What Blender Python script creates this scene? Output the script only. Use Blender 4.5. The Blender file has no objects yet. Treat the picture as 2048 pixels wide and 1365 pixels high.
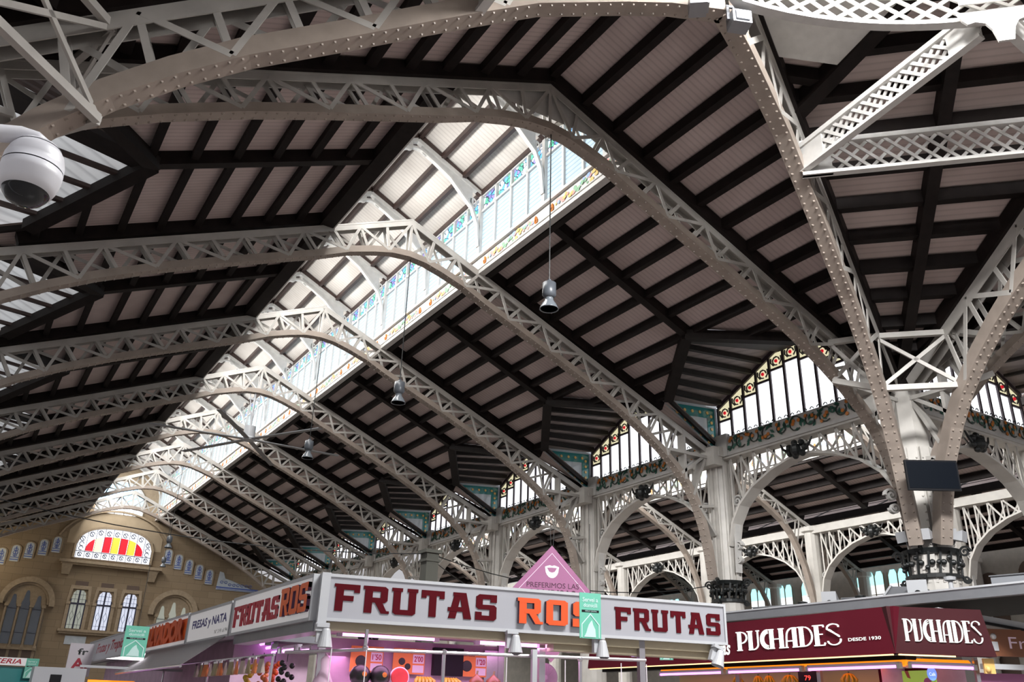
import bpy, math, random
from mathutils import Vector, Matrix
random.seed(7)
D = bpy.data
COL = bpy.context.scene.collection
R = math.radians
B = 6.0            # bay length of the nave
W = 9.865          # half width of the nave
HT = 12.78         # top of the trusses at the ridge
K = 0.43           # roof slope
def zt(x): return HT - K * abs(x)

# ------------------------------------------------------------------ materials
def _mat(name):
    m = D.materials.new(name); m.use_nodes = True
    nt = m.node_tree; b = nt.nodes['Principled BSDF']
    return m, nt, b
def paint(name, c, rough=.55, noise=.0, nscale=4., metal=0., c2=None, bump=0., spec=.5):
    m, nt, b = _mat(name)
    b.inputs['Specular IOR Level'].default_value = spec
    b.inputs['Roughness'].default_value = rough; b.inputs['Metallic'].default_value = metal
    b.inputs['Base Color'].default_value = (*c, 1)
    if noise or c2:
        tc = nt.nodes.new('ShaderNodeTexCoord'); n = nt.nodes.new('ShaderNodeTexNoise')
        n.inputs['Scale'].default_value = nscale; n.inputs['Detail'].default_value = 6
        nt.links.new(tc.outputs['Object'], n.inputs['Vector'])
        r = nt.nodes.new('ShaderNodeValToRGB')
        r.color_ramp.elements[0].position = .35; r.color_ramp.elements[1].position = .7
        d = c2 or tuple(x * (1 - noise) for x in c)
        r.color_ramp.elements[0].color = (*d, 1); r.color_ramp.elements[1].color = (*c, 1)
        nt.links.new(n.outputs['Fac'], r.inputs['Fac']); nt.links.new(r.outputs['Color'], b.inputs['Base Color'])
        if bump:
            bp = nt.nodes.new('ShaderNodeBump'); bp.inputs['Strength'].default_value = bump
            nt.links.new(n.outputs['Fac'], bp.inputs['Height']); nt.links.new(bp.outputs['Normal'], b.inputs['Normal'])
    return m
def glow(name, c, s, base=None, sample=False):
    m, nt, b = _mat(name)
    b.inputs['Base Color'].default_value = (*(base or c), 1)
    b.inputs['Emission Color'].default_value = (*c, 1); b.inputs['Emission Strength'].default_value = s
    b.inputs['Roughness'].default_value = .4
    if not sample: m.cycles.emission_sampling = 'NONE'
    return m
def boards(name, c, dark, per=.12, emis=0., stain=0.):
    """tongue-and-groove boards: thin dark lines every `per` metres along U"""
    m, nt, b = _mat(name)
    uv = nt.nodes.new('ShaderNodeUVMap'); sp = nt.nodes.new('ShaderNodeSeparateXYZ')
    nt.links.new(uv.outputs['UV'], sp.inputs[0])
    mu = nt.nodes.new('ShaderNodeMath'); mu.operation = 'MULTIPLY'; mu.inputs[1].default_value = 1 / per
    fr = nt.nodes.new('ShaderNodeMath'); fr.operation = 'FRACT'
    nt.links.new(sp.outputs[0], mu.inputs[0]); nt.links.new(mu.outputs[0], fr.inputs[0])
    r = nt.nodes.new('ShaderNodeValToRGB'); e = r.color_ramp.elements
    e[0].position = 0; e[0].color = (*dark, 1); e[1].position = .3; e[1].color = (*c, 1)
    x = e.new(.82); x.color = (*c, 1); x = e.new(1.); x.color = (*dark, 1)
    nt.links.new(fr.outputs[0], r.inputs['Fac'])
    no = nt.nodes.new('ShaderNodeTexNoise'); no.inputs['Scale'].default_value = .9; no.inputs['Detail'].default_value = 7
    nt.links.new(uv.outputs['UV'], no.inputs['Vector'])
    rr = nt.nodes.new('ShaderNodeValToRGB'); ee = rr.color_ramp.elements
    ee[0].position = .3; ee[0].color = (.78, .76, .75, 1); ee[1].position = .65; ee[1].color = (1, 1, 1, 1)
    nt.links.new(no.outputs['Fac'], rr.inputs['Fac'])
    mx = nt.nodes.new('ShaderNodeMixRGB'); mx.blend_type = 'MULTIPLY'; mx.inputs['Fac'].default_value = 1
    nt.links.new(r.outputs['Color'], mx.inputs[1]); nt.links.new(rr.outputs['Color'], mx.inputs[2])
    nt.links.new(mx.outputs[0], b.inputs['Base Color']); b.inputs['Roughness'].default_value = .8
    if emis:
        nt.links.new(mx.outputs[0], b.inputs['Emission Color']); b.inputs['Emission Strength'].default_value = emis
        m.cycles.emission_sampling = 'NONE'
    return m
def louvre(name, c, dark, s, per=.1):
    m = boards(name, c, dark, per, s); return m
def stained(name, cols, s, scale=9., lead=(.02, .03, .05)):
    m, nt, b = _mat(name)
    tc = nt.nodes.new('ShaderNodeTexCoord'); v = nt.nodes.new('ShaderNodeTexVoronoi'); v.inputs['Scale'].default_value = scale
    nt.links.new(tc.outputs['Object'], v.inputs['Vector'])
    sp = nt.nodes.new('ShaderNodeSeparateColor'); nt.links.new(v.outputs['Color'], sp.inputs[0])
    r = nt.nodes.new('ShaderNodeValToRGB'); r.color_ramp.interpolation = 'CONSTANT'; e = r.color_ramp.elements
    n = len(cols)
    e[0].position = 0; e[0].color = (*cols[0], 1); e[1].position = 1 / n; e[1].color = (*cols[1], 1)
    for i in range(2, n): x = e.new(i / n); x.color = (*cols[i], 1)
    nt.links.new(sp.outputs[0], r.inputs['Fac'])
    v2 = nt.nodes.new('ShaderNodeTexVoronoi'); v2.feature = 'DISTANCE_TO_EDGE'; v2.inputs['Scale'].default_value = scale
    nt.links.new(tc.outputs['Object'], v2.inputs['Vector'])
    g = nt.nodes.new('ShaderNodeMath'); g.operation = 'GREATER_THAN'; g.inputs[1].default_value = .07
    nt.links.new(v2.outputs['Distance'], g.inputs[0])
    mx = nt.nodes.new('ShaderNodeMixRGB'); mx.inputs[1].default_value = (*lead, 1)
    nt.links.new(g.outputs[0], mx.inputs['Fac']); nt.links.new(r.outputs['Color'], mx.inputs[2])
    nt.links.new(mx.outputs[0], b.inputs['Base Color']); nt.links.new(mx.outputs[0], b.inputs['Emission Color'])
    b.inputs['Emission Strength'].default_value = s; m.cycles.emission_sampling = 'NONE'
    return m
def stone(name, c, c2, bw=.9, bh=.38):
    m, nt, b = _mat(name)
    tc = nt.nodes.new('ShaderNodeTexCoord'); mp = nt.nodes.new('ShaderNodeMapping')
    mp.inputs['Rotation'].default_value = (R(-90), 0, 0)
    nt.links.new(tc.outputs['Object'], mp.inputs[0])
    br = nt.nodes.new('ShaderNodeTexBrick'); br.inputs['Scale'].default_value = 1
    br.inputs['Brick Width'].default_value = bw; br.inputs['Row Height'].default_value = bh
    br.inputs['Mortar Size'].default_value = .008
    br.inputs['Color1'].default_value = (*c, 1); br.inputs['Color2'].default_value = (*c2, 1)
    br.inputs['Mortar'].default_value = (*[x * .6 for x in c], 1)
    nt.links.new(mp.outputs[0], br.inputs['Vector']); nt.links.new(br.outputs['Color'], b.inputs['Base Color'])
    b.inputs['Roughness'].default_value = .9
    return m

M = dict(
    white=paint('white_paint', (.52, .495, .46), .45, .22, 2.2),
    column=paint('column_paint', (.64, .61, .565), .45, .15, 2.5),
    whiteb=paint('white_plate', (.60, .585, .56), .5, .12, 6),
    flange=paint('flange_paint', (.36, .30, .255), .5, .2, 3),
    timber=paint('dark_timber', (.016, .011, .010), .6, .4, 5, spec=.18),
    timber2=paint('brown_timber', (.06, .035, .03), .4, .4, 5),
    roof=boards('ceiling_boards', (.66, .55, .52), (.53, .435, .41)),
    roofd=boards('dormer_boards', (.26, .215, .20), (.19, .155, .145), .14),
    cream=boards('monitor_boards', (.74, .70, .65), (.62, .58, .54), .13),
    dormer_lit=boards('lit_dormer_sheet', (.50, .515, .53), (.36, .37, .385), .14, .75),  # left dormer sheets: window light on them put in as emission
    pane=glow('daylight_pane', (.93, .96, 1.0), 1.25, (.5, .5, .5)),
    panes=glow('bright_daylight_pane', (.93, .96, 1.0), 1.6, (.5, .5, .5), True),
    paneb=louvre('louvre_pane', (.32, .42, .50), (.18, .25, .31), 1.1, .12),
    cyan=glow('cyan_pane', (.45, .93, 1.0), 1.3),
    stglass=stained('blue_green_glass', [(.1, .35, .75), (.6, .85, .9), (.1, .5, .3), (.75, .8, .95), (.25, .2, .6)], .8, 7),
    oldglass=glow('old_glass', (.86, .80, .52), .85),
    darkglass=paint('slate_glass', (.05, .065, .10), .25),
    glassg=glow('leaded_glass', (.36, .38, .33), .5), glassl=glow('leaded_glass_light', (.62, .66, .80), .75),
    red=glow('red_glass', (.62, .01, .025), .75), yel=glow('yellow_glass', (.85, .52, .05), .95), pale=glow('pale_glass', (.90, .80, .45), .95),
    tracery=glow('tracery_glass', (.80, .84, .92), .9), ink=paint('lead_lines', (.03, .03, .06), .5),
    stone=stone('sandstone', (.30, .225, .145), (.255, .19, .12)),
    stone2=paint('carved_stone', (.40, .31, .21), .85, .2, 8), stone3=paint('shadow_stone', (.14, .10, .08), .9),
    plaster=paint('pale_plaster', (.50, .47, .42), .8, .15, 3),
    orange=paint('glazed_orange', (.62, .20, .03), .35), green=paint('glazed_green', (.03, .13, .09), .35),
    vine=paint('vine_dark', (.035, .05, .04), .4), pink=paint('glazed_pink', (.80, .36, .32), .35), blue=paint('glazed_blue', (.30, .42, .72), .35),
    gold=paint('glazed_gold', (.75, .48, .16), .35), lgreen=paint('glazed_leaf', (.25, .45, .28), .35),
    tile=paint('white_tile', (.55, .60, .64), .12, .12, 5), bluetile=paint('blue_tile', (.10, .15, .42), .2), teal=paint('teal_tile', (.04, .22, .22), .12),
    iron=paint('black_iron', (.012, .014, .014), .4, .3, 9), greymetal=paint('grey_metal', (.30, .31, .33), .35, .1, 4, .6),
    lgrey=paint('light_grey_metal', (.45, .46, .48), .4), steel=paint('steel', (.55, .52, .55), .25, 0, 1, .9),
    black=paint('black_plastic', (.008, .008, .01), .5, spec=.2), camwhite=paint('camera_white', (.72, .72, .76), .35),
    dome=paint('smoked_dome', (.006, .007, .01), .04),
    signw=glow('sign_white', (.60, .60, .66), .12, (.29, .29, .315)), signw2=glow('sign_white_side', (.78, .76, .76), .3, (.5, .48, .48)),  # faint emission stands in for light on the sign faces, side copy brighter
    dred=paint('letter_dark_red', (.075, .002, .006), .7, spec=.1), dred2=paint('letter_red', (.42, .01, .035), .4, spec=.4), lor=paint('letter_orange', (.85, .13, .015), .35, .12, 8),
    lorg=paint('letter_orange_front', (.66, .085, .02), .35), purp=paint('letter_side', (.08, .02, .06), .4), navy=paint('letter_navy', (.03, .03, .20), .4),
    burg=paint('burgundy', (.085, .006, .014), .8, spec=.1), burg2=paint('burgundy_shaded', (.05, .014, .017), .8, spec=.1),  # second burgundy is a shaded copy for the right fascia
    letw=glow('white_letters', (.80, .90, .85), .9), mint=paint('mint_banner', (.13, .46, .34), .6), mintw=paint('banner_print', (.50, .72, .68), .6),
    mauve=paint('mauve_sign', (.34, .12, .25), .6), mauvew=paint('mauve_print', (.80, .62, .75), .6), maroon=paint('dark_print', (.07, .01, .04), .6),
    tube=glow('pink_tube', (1., .36, .92), 2.6, None, True), tubev=glow('violet_tube', (.85, .3, 1.), 2.4, None, True), oglow=glow('orange_light_box', (1., .25, .01), 1.2),
    warm=glow('warm_strip', (1., .66, .3), 1.3), beige=paint('beige_shutter', (.42, .36, .25), .5), pinkwall=paint('pink_lit_wall', (.62, .42, .55), .6, .2, 4),  # stall walls: the tubes' pink light is put into the wall colour
    card=paint('orange_card', (.80, .26, .05), .5), paper=paint('paper_white', (.75, .7, .74), .6), melon=paint('dark_rind', (.012, .014, .012), .35),
    flesh=paint('watermelon_flesh', (.75, .07, .07), .5, .15, 9), banana=paint('banana_yellow', (.62, .42, .03), .45, .3, 12), bronze=paint('onion_brown', (.30, .12, .05), .3, .3, 7),
    awn=paint('awning_grey', (.17, .16, .165), .5), clear=paint('plastic_packet', (.45, .36, .33), .2), amber=paint('dried_fruit', (.55, .16, .05), .4), olive=paint('dried_herbs', (.25, .20, .10), .5),
    led=glow('red_digits', (1., .06, .04), 2.), picg=glow('green_poster', (.25, .42, .06), .5), skin=paint('poster_brown', (.35, .12, .08), .6), bluep=glow('blue_oval', (.15, .3, .8), .7),
    rust=paint('orange_brown_sign', (.20, .075, .035), .5), floor=paint('floor_stone', (.34, .31, .29), .35, .2, 1.5), concrete=paint('dark_pier', (.10, .10, .085), .8),
    lampg=paint('lamp_body', (.09, .10, .115), .35), lampo=paint('lamp_glass', (.16, .18, .20), .2), beam=paint('blue_grey_panel', (.23, .24, .26), .5),
    drum=paint('drum_plaster', (.62, .55, .44), .7),
)

# ------------------------------------------------------------------ mesh builder
class MB:
    def __init__(s): s.v = []; s.f = []; s.m = []; s.uv = []; s.has_uv = False
    def poly(s, pts, mi=0, uv=None):
        b = len(s.v); s.v += [tuple(p) for p in pts]; s.f.append(tuple(range(b, b + len(pts)))); s.m.append(mi)
        s.uv.append(uv); s.has_uv |= uv is not None
        return s
    def hexa(s, p, mi=0):
        b = len(s.v); s.v += [tuple(q) for q in p]
        for f in ((0, 3, 2, 1), (4, 5, 6, 7), (0, 1, 5, 4), (1, 2, 6, 5), (2, 3, 7, 6), (3, 0, 4, 7)):
            s.f.append(tuple(b + i for i in f)); s.m.append(mi); s.uv.append(None)
        return s
    def box(s, x0, x1, y0, y1, z0, z1, mi=0):
        return s.hexa([(x0, y0, z0), (x1, y0, z0), (x1, y1, z0), (x0, y1, z0), (x0, y0, z1), (x1, y0, z1), (x1, y1, z1), (x0, y1, z1)], mi)
    def bar(s, p0, p1, w, t, n=(0, 1, 0), mi=0):
        """bar p0-p1, width w across, thickness t along n"""
        p0 = Vector(p0); p1 = Vector(p1); d = (p1 - p0)
        if d.length < 1e-6: return s
        d.normalize(); n = Vector(n); n = (n - d * n.dot(d))
        if n.length < 1e-4: n = d.orthogonal()
        n.normalize(); u = d.cross(n) * (w / 2); n = n * (t / 2)
        return s.hexa([p0 - u - n, p0 + u - n, p0 + u + n, p0 - u + n, p1 - u - n, p1 + u - n, p1 + u + n, p1 - u + n], mi)
    def sweep(s, path, n, a, b, c, d, mi=0):
        """rectangular section swept along planar path: in-plane offsets a..b, along n offsets c..d"""
        path = [Vector(p) for p in path]; n = Vector(n).normalized(); L = len(path); base = len(s.v)
        for i, p in enumerate(path):
            d0 = (path[i] - path[i - 1]).normalized() if i else None
            d1 = (path[i + 1] - path[i]).normalized() if i < L - 1 else None
            t = (d0 + d1).normalized() if d0 and d1 else (d0 or d1)
            q = n.cross(t).normalized(); k = 1
            if d0 and d1: k = 1 / max(.4, t.dot(d1))
            s.v += [tuple(p + q * a * k + n * c), tuple(p + q * b * k + n * c), tuple(p + q * b * k + n * d), tuple(p + q * a * k + n * d)]
        for i in range(L - 1):
            o = base + 4 * i
            for j in range(4):
                s.f.append((o + j, o + (j + 1) % 4, o + 4 + (j + 1) % 4, o + 4 + j)); s.m.append(mi); s.uv.append(None)
        for f in ((0, 3, 2, 1), tuple(4 * (L - 1) + k for k in range(4))):
            s.f.append(tuple(base + k for k in f)); s.m.append(mi); s.uv.append(None)
        return s
    def tube(s, path, r, seg=8, mi=0, cap=True, r1=None):
        path = [Vector(p) for p in path]; L = len(path); base = len(s.v); u = None
        for i, p in enumerate(path):
            a = path[max(0, i - 1)]; b = path[min(L - 1, i + 1)]; t = (b - a).normalized()
            u = t.orthogonal().normalized() if u is None else (u - t * u.dot(t)).normalized()
            w = t.cross(u); rr = r if r1 is None else r + (r1 - r) * i / (L - 1)
            for k in range(seg):
                th = 2 * math.pi * k / seg; s.v.append(tuple(p + (u * math.cos(th) + w * math.sin(th)) * rr))
        for i in range(L - 1):
            for k in range(seg):
                o = base + i * seg; s.f.append((o + k, o + (k + 1) % seg, o + seg + (k + 1) % seg, o + seg + k)); s.m.append(mi); s.uv.append(None)
        if cap:
            s.f.append(tuple(base + k for k in reversed(range(seg)))); s.m.append(mi); s.uv.append(None)
            s.f.append(tuple(base + (L - 1) * seg + k for k in range(seg))); s.m.append(mi); s.uv.append(None)
        return s
    def lathe(s, prof, c=(0, 0, 0), seg=16, mi=0, axis=None, rot=0.):
        """prof: (r, h) pairs revolved about `axis` through c"""
        c = Vector(c); ax = Vector(axis or (0, 0, 1)).normalized()
        u = Vector((1, 0, 0)) if abs(ax.z) > .99 else ax.orthogonal().normalized(); w = ax.cross(u); base = len(s.v); L = len(prof)
        for r, h in prof:
            for k in range(seg):
                th = rot + 2 * math.pi * k / seg; s.v.append(tuple(c + ax * h + (u * math.cos(th) + w * math.sin(th)) * r))
        for i in range(L - 1):
            for k in range(seg):
                o = base + i * seg; s.f.append((o + k, o + (k + 1) % seg, o + seg + (k + 1) % seg, o + seg + k)); s.m.append(mi); s.uv.append(None)
        for e, o in ((0, 0), (1, (L - 1) * seg)):
            if prof[-e][0] > 1e-4:
                s.f.append(tuple(base + o + k for k in range(seg))); s.m.append(mi); s.uv.append(None)
        return s
    def ball(s, c, r, seg=12, mi=0, sz=1.):
        return s.lathe([(r * math.sin(math.pi * i / 8) + 1e-5, -r * sz * math.cos(math.pi * i / 8)) for i in range(9)], c, seg, mi)
    def prism(s, pts, n, t, mi=0):
        """polygon pts extruded by t along n"""
        n = Vector(n) * t; a = [Vector(p) for p in pts]; b = [p + n for p in a]; L = len(a)
        s.poly(a[::-1], mi); s.poly(b, mi)
        for i in range(L): s.poly([a[i], a[(i + 1) % L], b[(i + 1) % L], b[i]], mi)
        return s
    def rivets(s, path, side, down, offs, step=.17, r=.026, h=.022):
        path = [Vector(p) for p in path]; side = Vector(side); acc = 0.
        for a, b in zip(path, path[1:]):
            L = (b - a).length; d = (b - a).normalized(); q = d.cross(side).normalized()
            if q.dot(Vector(down)) < 0: q = -q
            while acc < L:
                for o in offs:
                    c = a + d * acc + side * o; base = len(s.v)
                    for k in range(5):
                        th = k * 2 * math.pi / 5; s.v.append(tuple(c + d * (r * math.cos(th)) + side * (r * math.sin(th))))
                    for k in range(5):
                        th = k * 2 * math.pi / 5; s.v.append(tuple(c + q * h + d * (r * .5 * math.cos(th)) + side * (r * .5 * math.sin(th))))
                    for k in range(5):
                        s.f.append((base + k, base + (k + 1) % 5, base + 5 + (k + 1) % 5, base + 5 + k)); s.m.append(0); s.uv.append(None)
                    s.f.append(tuple(base + 5 + k for k in range(5))); s.m.append(0); s.uv.append(None)
                acc += step
            acc -= L
        return s
    def build(s, name, mats, parent=None, smooth=False, X=None):
        me = D.meshes.new(name)
        if X is not None: s.v = [tuple(X @ Vector(p)) for p in s.v]
        me.from_pydata(s.v, [], s.f)
        if not isinstance(mats, (list, tuple)): mats = [mats]
        for m in mats: me.materials.append(m)
        if len(mats) > 1: me.polygons.foreach_set('material_index', s.m)
        if s.has_uv:
            l = me.uv_layers.new(name='UVMap'); i = 0
            for f, uv in zip(s.f, s.uv):
                for k in range(len(f)):
                    l.data[i].uv = uv[k] if uv else (0, 0)
                    i += 1
        if smooth: me.polygons.foreach_set('use_smooth', [True] * len(me.polygons))
        me.update()
        o = D.objects.new(name, me); COL.objects.link(o)
        if parent: o.parent = parent
        return o

def tag(o, label=None, cat=None, group=None, kind=None):
    if label: o['label'] = label
    if cat: o['category'] = cat
    if group: o['group'] = group
    if kind: o['kind'] = kind
    return o
def struct(o, label=None, cat=None): return tag(o, label, cat, None, 'structure')
def empty(name, loc=(0, 0, 0), rz=0., label=None, cat=None, group=None, kind=None):
    o = D.objects.new(name, None); COL.objects.link(o); o.location = loc; o.rotation_euler = (0, 0, rz); o.empty_display_size = .2
    return tag(o, label, cat, group, kind)
def dup(root, loc=None, rz=None, label=None, parent=None, skip=()):
    kids = [c for c in D.objects if c.parent == root]
    r = root.copy(); COL.objects.link(r)
    if parent is not None: r.parent = parent
    if loc is not None: r.location = loc
    if rz is not None: r.rotation_euler = (0, 0, rz)
    if label: r['label'] = label
    for c in kids:
        if c.name.split('.')[0] in skip: continue
        dup(c, parent=r)
    return r
ORD = ['first', 'second', 'third', 'fourth', 'fifth', 'sixth', 'seventh', 'eighth', 'ninth', 'tenth', 'eleventh', 'twelfth', 'thirteenth', 'fourteenth', 'fifteenth', 'sixteenth']
def east(loc, rz=0):       # local north-nave place -> the east nave (turned a quarter about the crossing centre)
    x, y, z = loc; return (y + W, -x - W, z), rz - math.pi / 2
def interp(P, x):
    for (a, za), (b, zb) in zip(P, P[1:]):
        if x <= b: return za + (zb - za) * (x - a) / (b - a)
    return P[-1][1]
def arc(cx, cz, r, a0, a1, n, rz=None):
    return [(cx + r * math.cos(R(a0 + (a1 - a0) * i / n)), cz + (rz or r) * math.sin(R(a0 + (a1 - a0) * i / n))) for i in range(n + 1)]

# ------------------------------------------------------------------ lattice trusses
def lattice(root, top, bot, lead=0., step=.66, s0=0., s1=9.3, both=True, wid=.24, yoff=.095, rivets=True, deep=.16, barw=.07, endv=True, mirror_only=False):
    """top: function s->z, bot: list (s,z). Built in the local XZ plane; s>0 and, if both, s<0 too."""
    n = (0, 1, 0); smax = bot[-1][0]
    tp = [(s, top(s)) for s in (0, smax + .25)] if both else [(s, top(s)) for s in (s0, smax + .25)]
    tb = MB(); bb = MB(); wb = MB()
    def P(q, sg): return (sg * q[0], 0, q[1])
    hw = wid / 2
    if both:
        tpath = [P(q, -1) for q in reversed(tp[1:])] + [P(q, 1) for q in tp]
        bpath = [P(q, -1) for q in reversed(bot)] + [P(q, 1) for q in bot[1:]]
    else:
        tpath = [P(q, 1) for q in tp]; bpath = [P(q, 1) for q in bot]
    tb.sweep(tpath, n, 0, .035, -hw, hw); tb.sweep(tpath, n, .035, deep, -yoff - .02, -yoff); tb.sweep(tpath, n, .035, deep, yoff, yoff + .02)
    bb.sweep(bpath, n, 0, -.035, -hw, hw); bb.sweep(bpath, n, -.035, -deep, -yoff - .02, -yoff); bb.sweep(bpath, n, -.035, -deep, yoff, yoff + .02)
    S = []; s = s0
    while s < s1 + 1e-6: S.append(s); s += step
    sides = (1, -1) if both else (1,)
    for sg in sides:
        N = []
        for s in S:
            sb = s - lead * min(1, s / 2); N.append((P((s, top(s) - .1), sg), P((max(sb, 0), interp(bot, max(sb, 0)) + .08), sg)))
        for j, (a, b) in enumerate(N):
            for y in ((-yoff, yoff) if not (both and sg < 0 and j == 0) else ()):
                wb.bar(Vector(a) + Vector((0, y, 0)), Vector(b) + Vector((0, y, 0)), barw, .025, n)
            if j < len(N) - 1:
                a2, b2 = N[j + 1]
                up = j % 2 == 0
                f = (a, b2) if up else (b, a2); g = (b, a2) if up else (a, b2)
                o = Vector((0, yoff + .012, 0))
                wb.bar(Vector(f[0]) - o, Vector(f[1]) - o, barw, .02, n); wb.bar(Vector(g[0]) + o, Vector(g[1]) + o, barw, .02, n)
    if rivets:
        r = MB(); off = -.0; r.rivets(bpath, n, (0, 0, -1), (-hw * .62, hw * .62))
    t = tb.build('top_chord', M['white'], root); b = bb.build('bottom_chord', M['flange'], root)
    wb.build('lattice_web', M['white'], root)
    if rivets: r.build('rivet_rows', M['flange'], b)['kind'] = 'stuff'
    return t, b

BOT = [(0, 11.72), (.45, 11.68), (.9, 11.56), (1.5, 11.36), (2.2, 11.03), (3., 10.70), (4.2, 10.20), (5.4, 9.68), (6.5, 9.14), (7.3, 8.68), (7.9, 8.28), (8.4, 7.88), (8.8, 7.45), (9.08, 6.98), (9.3, 6.4), (9.45, 5.75), (9.55, 5.0)]
tr = empty('roof_truss', (0, 0, 0), 0, None, 'roof truss', 'arched lattice trusses spanning the nave')
lattice(tr, zt, BOT, .38, .655, 0, 8.6)
for sg in (1, -1):      # struts tying the chords to the pier
    v = MB(); v.bar((sg * 9.45, 0, 8.35), (sg * 8.6, 0, 7.75), .08, .25); v.bar((sg * 9.5, 0, 8.3), (sg * 9.0, 0, 7.2), .08, .25); v.bar((sg * 9.75, 0, 7.0), (sg * 9.15, 0, 6.9), .08, .25)
    v.bar((sg * 8.2, 0, 8.35), (sg * 9.75, 0, 8.35), .09, .3); v.bar((sg * 9.2, 0, 6.9), (sg * 9.75, 0, 6.2), .08, .25)
    v.bar((sg * 8.75, 0, 9.0), (sg * 8.75, 0, 7.6), .08, .25)
    v.build('end_strut', M['white'], tr)
TL = ['shadowed riveted arched truss nearest the crossing, its crown over the first hanging lamp'] + \
     ['%s white lattice roof truss of the nave counting away from the crossing' % ORD[i] for i in range(1, 8)]
tr['label'] = TL[0]
for i in range(1, 8):
    dup(tr, (0, B * i, 0), 0, TL[i])
for i in range(0, 2):
    l, r = east((0, B * i, 0)); dup(tr, l, r, ['white arched truss right of the great pier springing out of the right edge', 'arched truss deep in the transverse nave at the right edge'][i])

# ---- crossing ribs: from the corner pier to the ring
AX = (0., -4.5); P0 = (W, 0.); LR = math.hypot(W, 4.5)
RB = [(0, 10.92), (.8, 10.92), (1.45, 10.83), (2.7, 10.6), (3.5, 10.3), (4.2, 10.02), (5.2, 9.6), (6.4, 9.12), (7.2, 8.7), (7.9, 8.25), (8.5, 7.75), (9.0, 7.2), (9.4, 6.6), (9.75, 5.8), (10.0, 5.0)]
def rz_(s): return HT - .02 - 4.22 * s / LR
rib = empty('crossing_rib', (AX[0], AX[1], 0), math.atan2(4.5, W), 'riveted rib from the great right pier up to the left end of the ring', 'roof rib', 'ribs carrying the dome ring')
lattice(rib, rz_, RB, .38, .86, 0.1, 9.5, both=False, wid=.27, yoff=.11, deep=.3, barw=.1)
def rot_c(p, a):            # rotate plan point about the crossing centre
    x, y = p[0], p[1] + W; return (x * math.cos(a) - y * math.sin(a), x * math.sin(a) + y * math.cos(a) - W)
# mirrored rib plan: A' = (5.365,-9.865)
def rib_copy(a, b, label):
    o = dup(rib, (a[0], a[1], 0), math.atan2(b[1] - a[1], b[0] - a[0]), label); return o
rib_copy((5.365, -9.865), (W, 0), 'riveted rib right of the great pier rising out of the right edge toward the ring')
rib_copy((0, -4.5), (-W, 0), 'dark riveted rib crossing the top left corner above the dome camera')
rib_copy((-5.365, -9.865), (-W, 0), 'steep rib cutting the top left corner of the roof')

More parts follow.
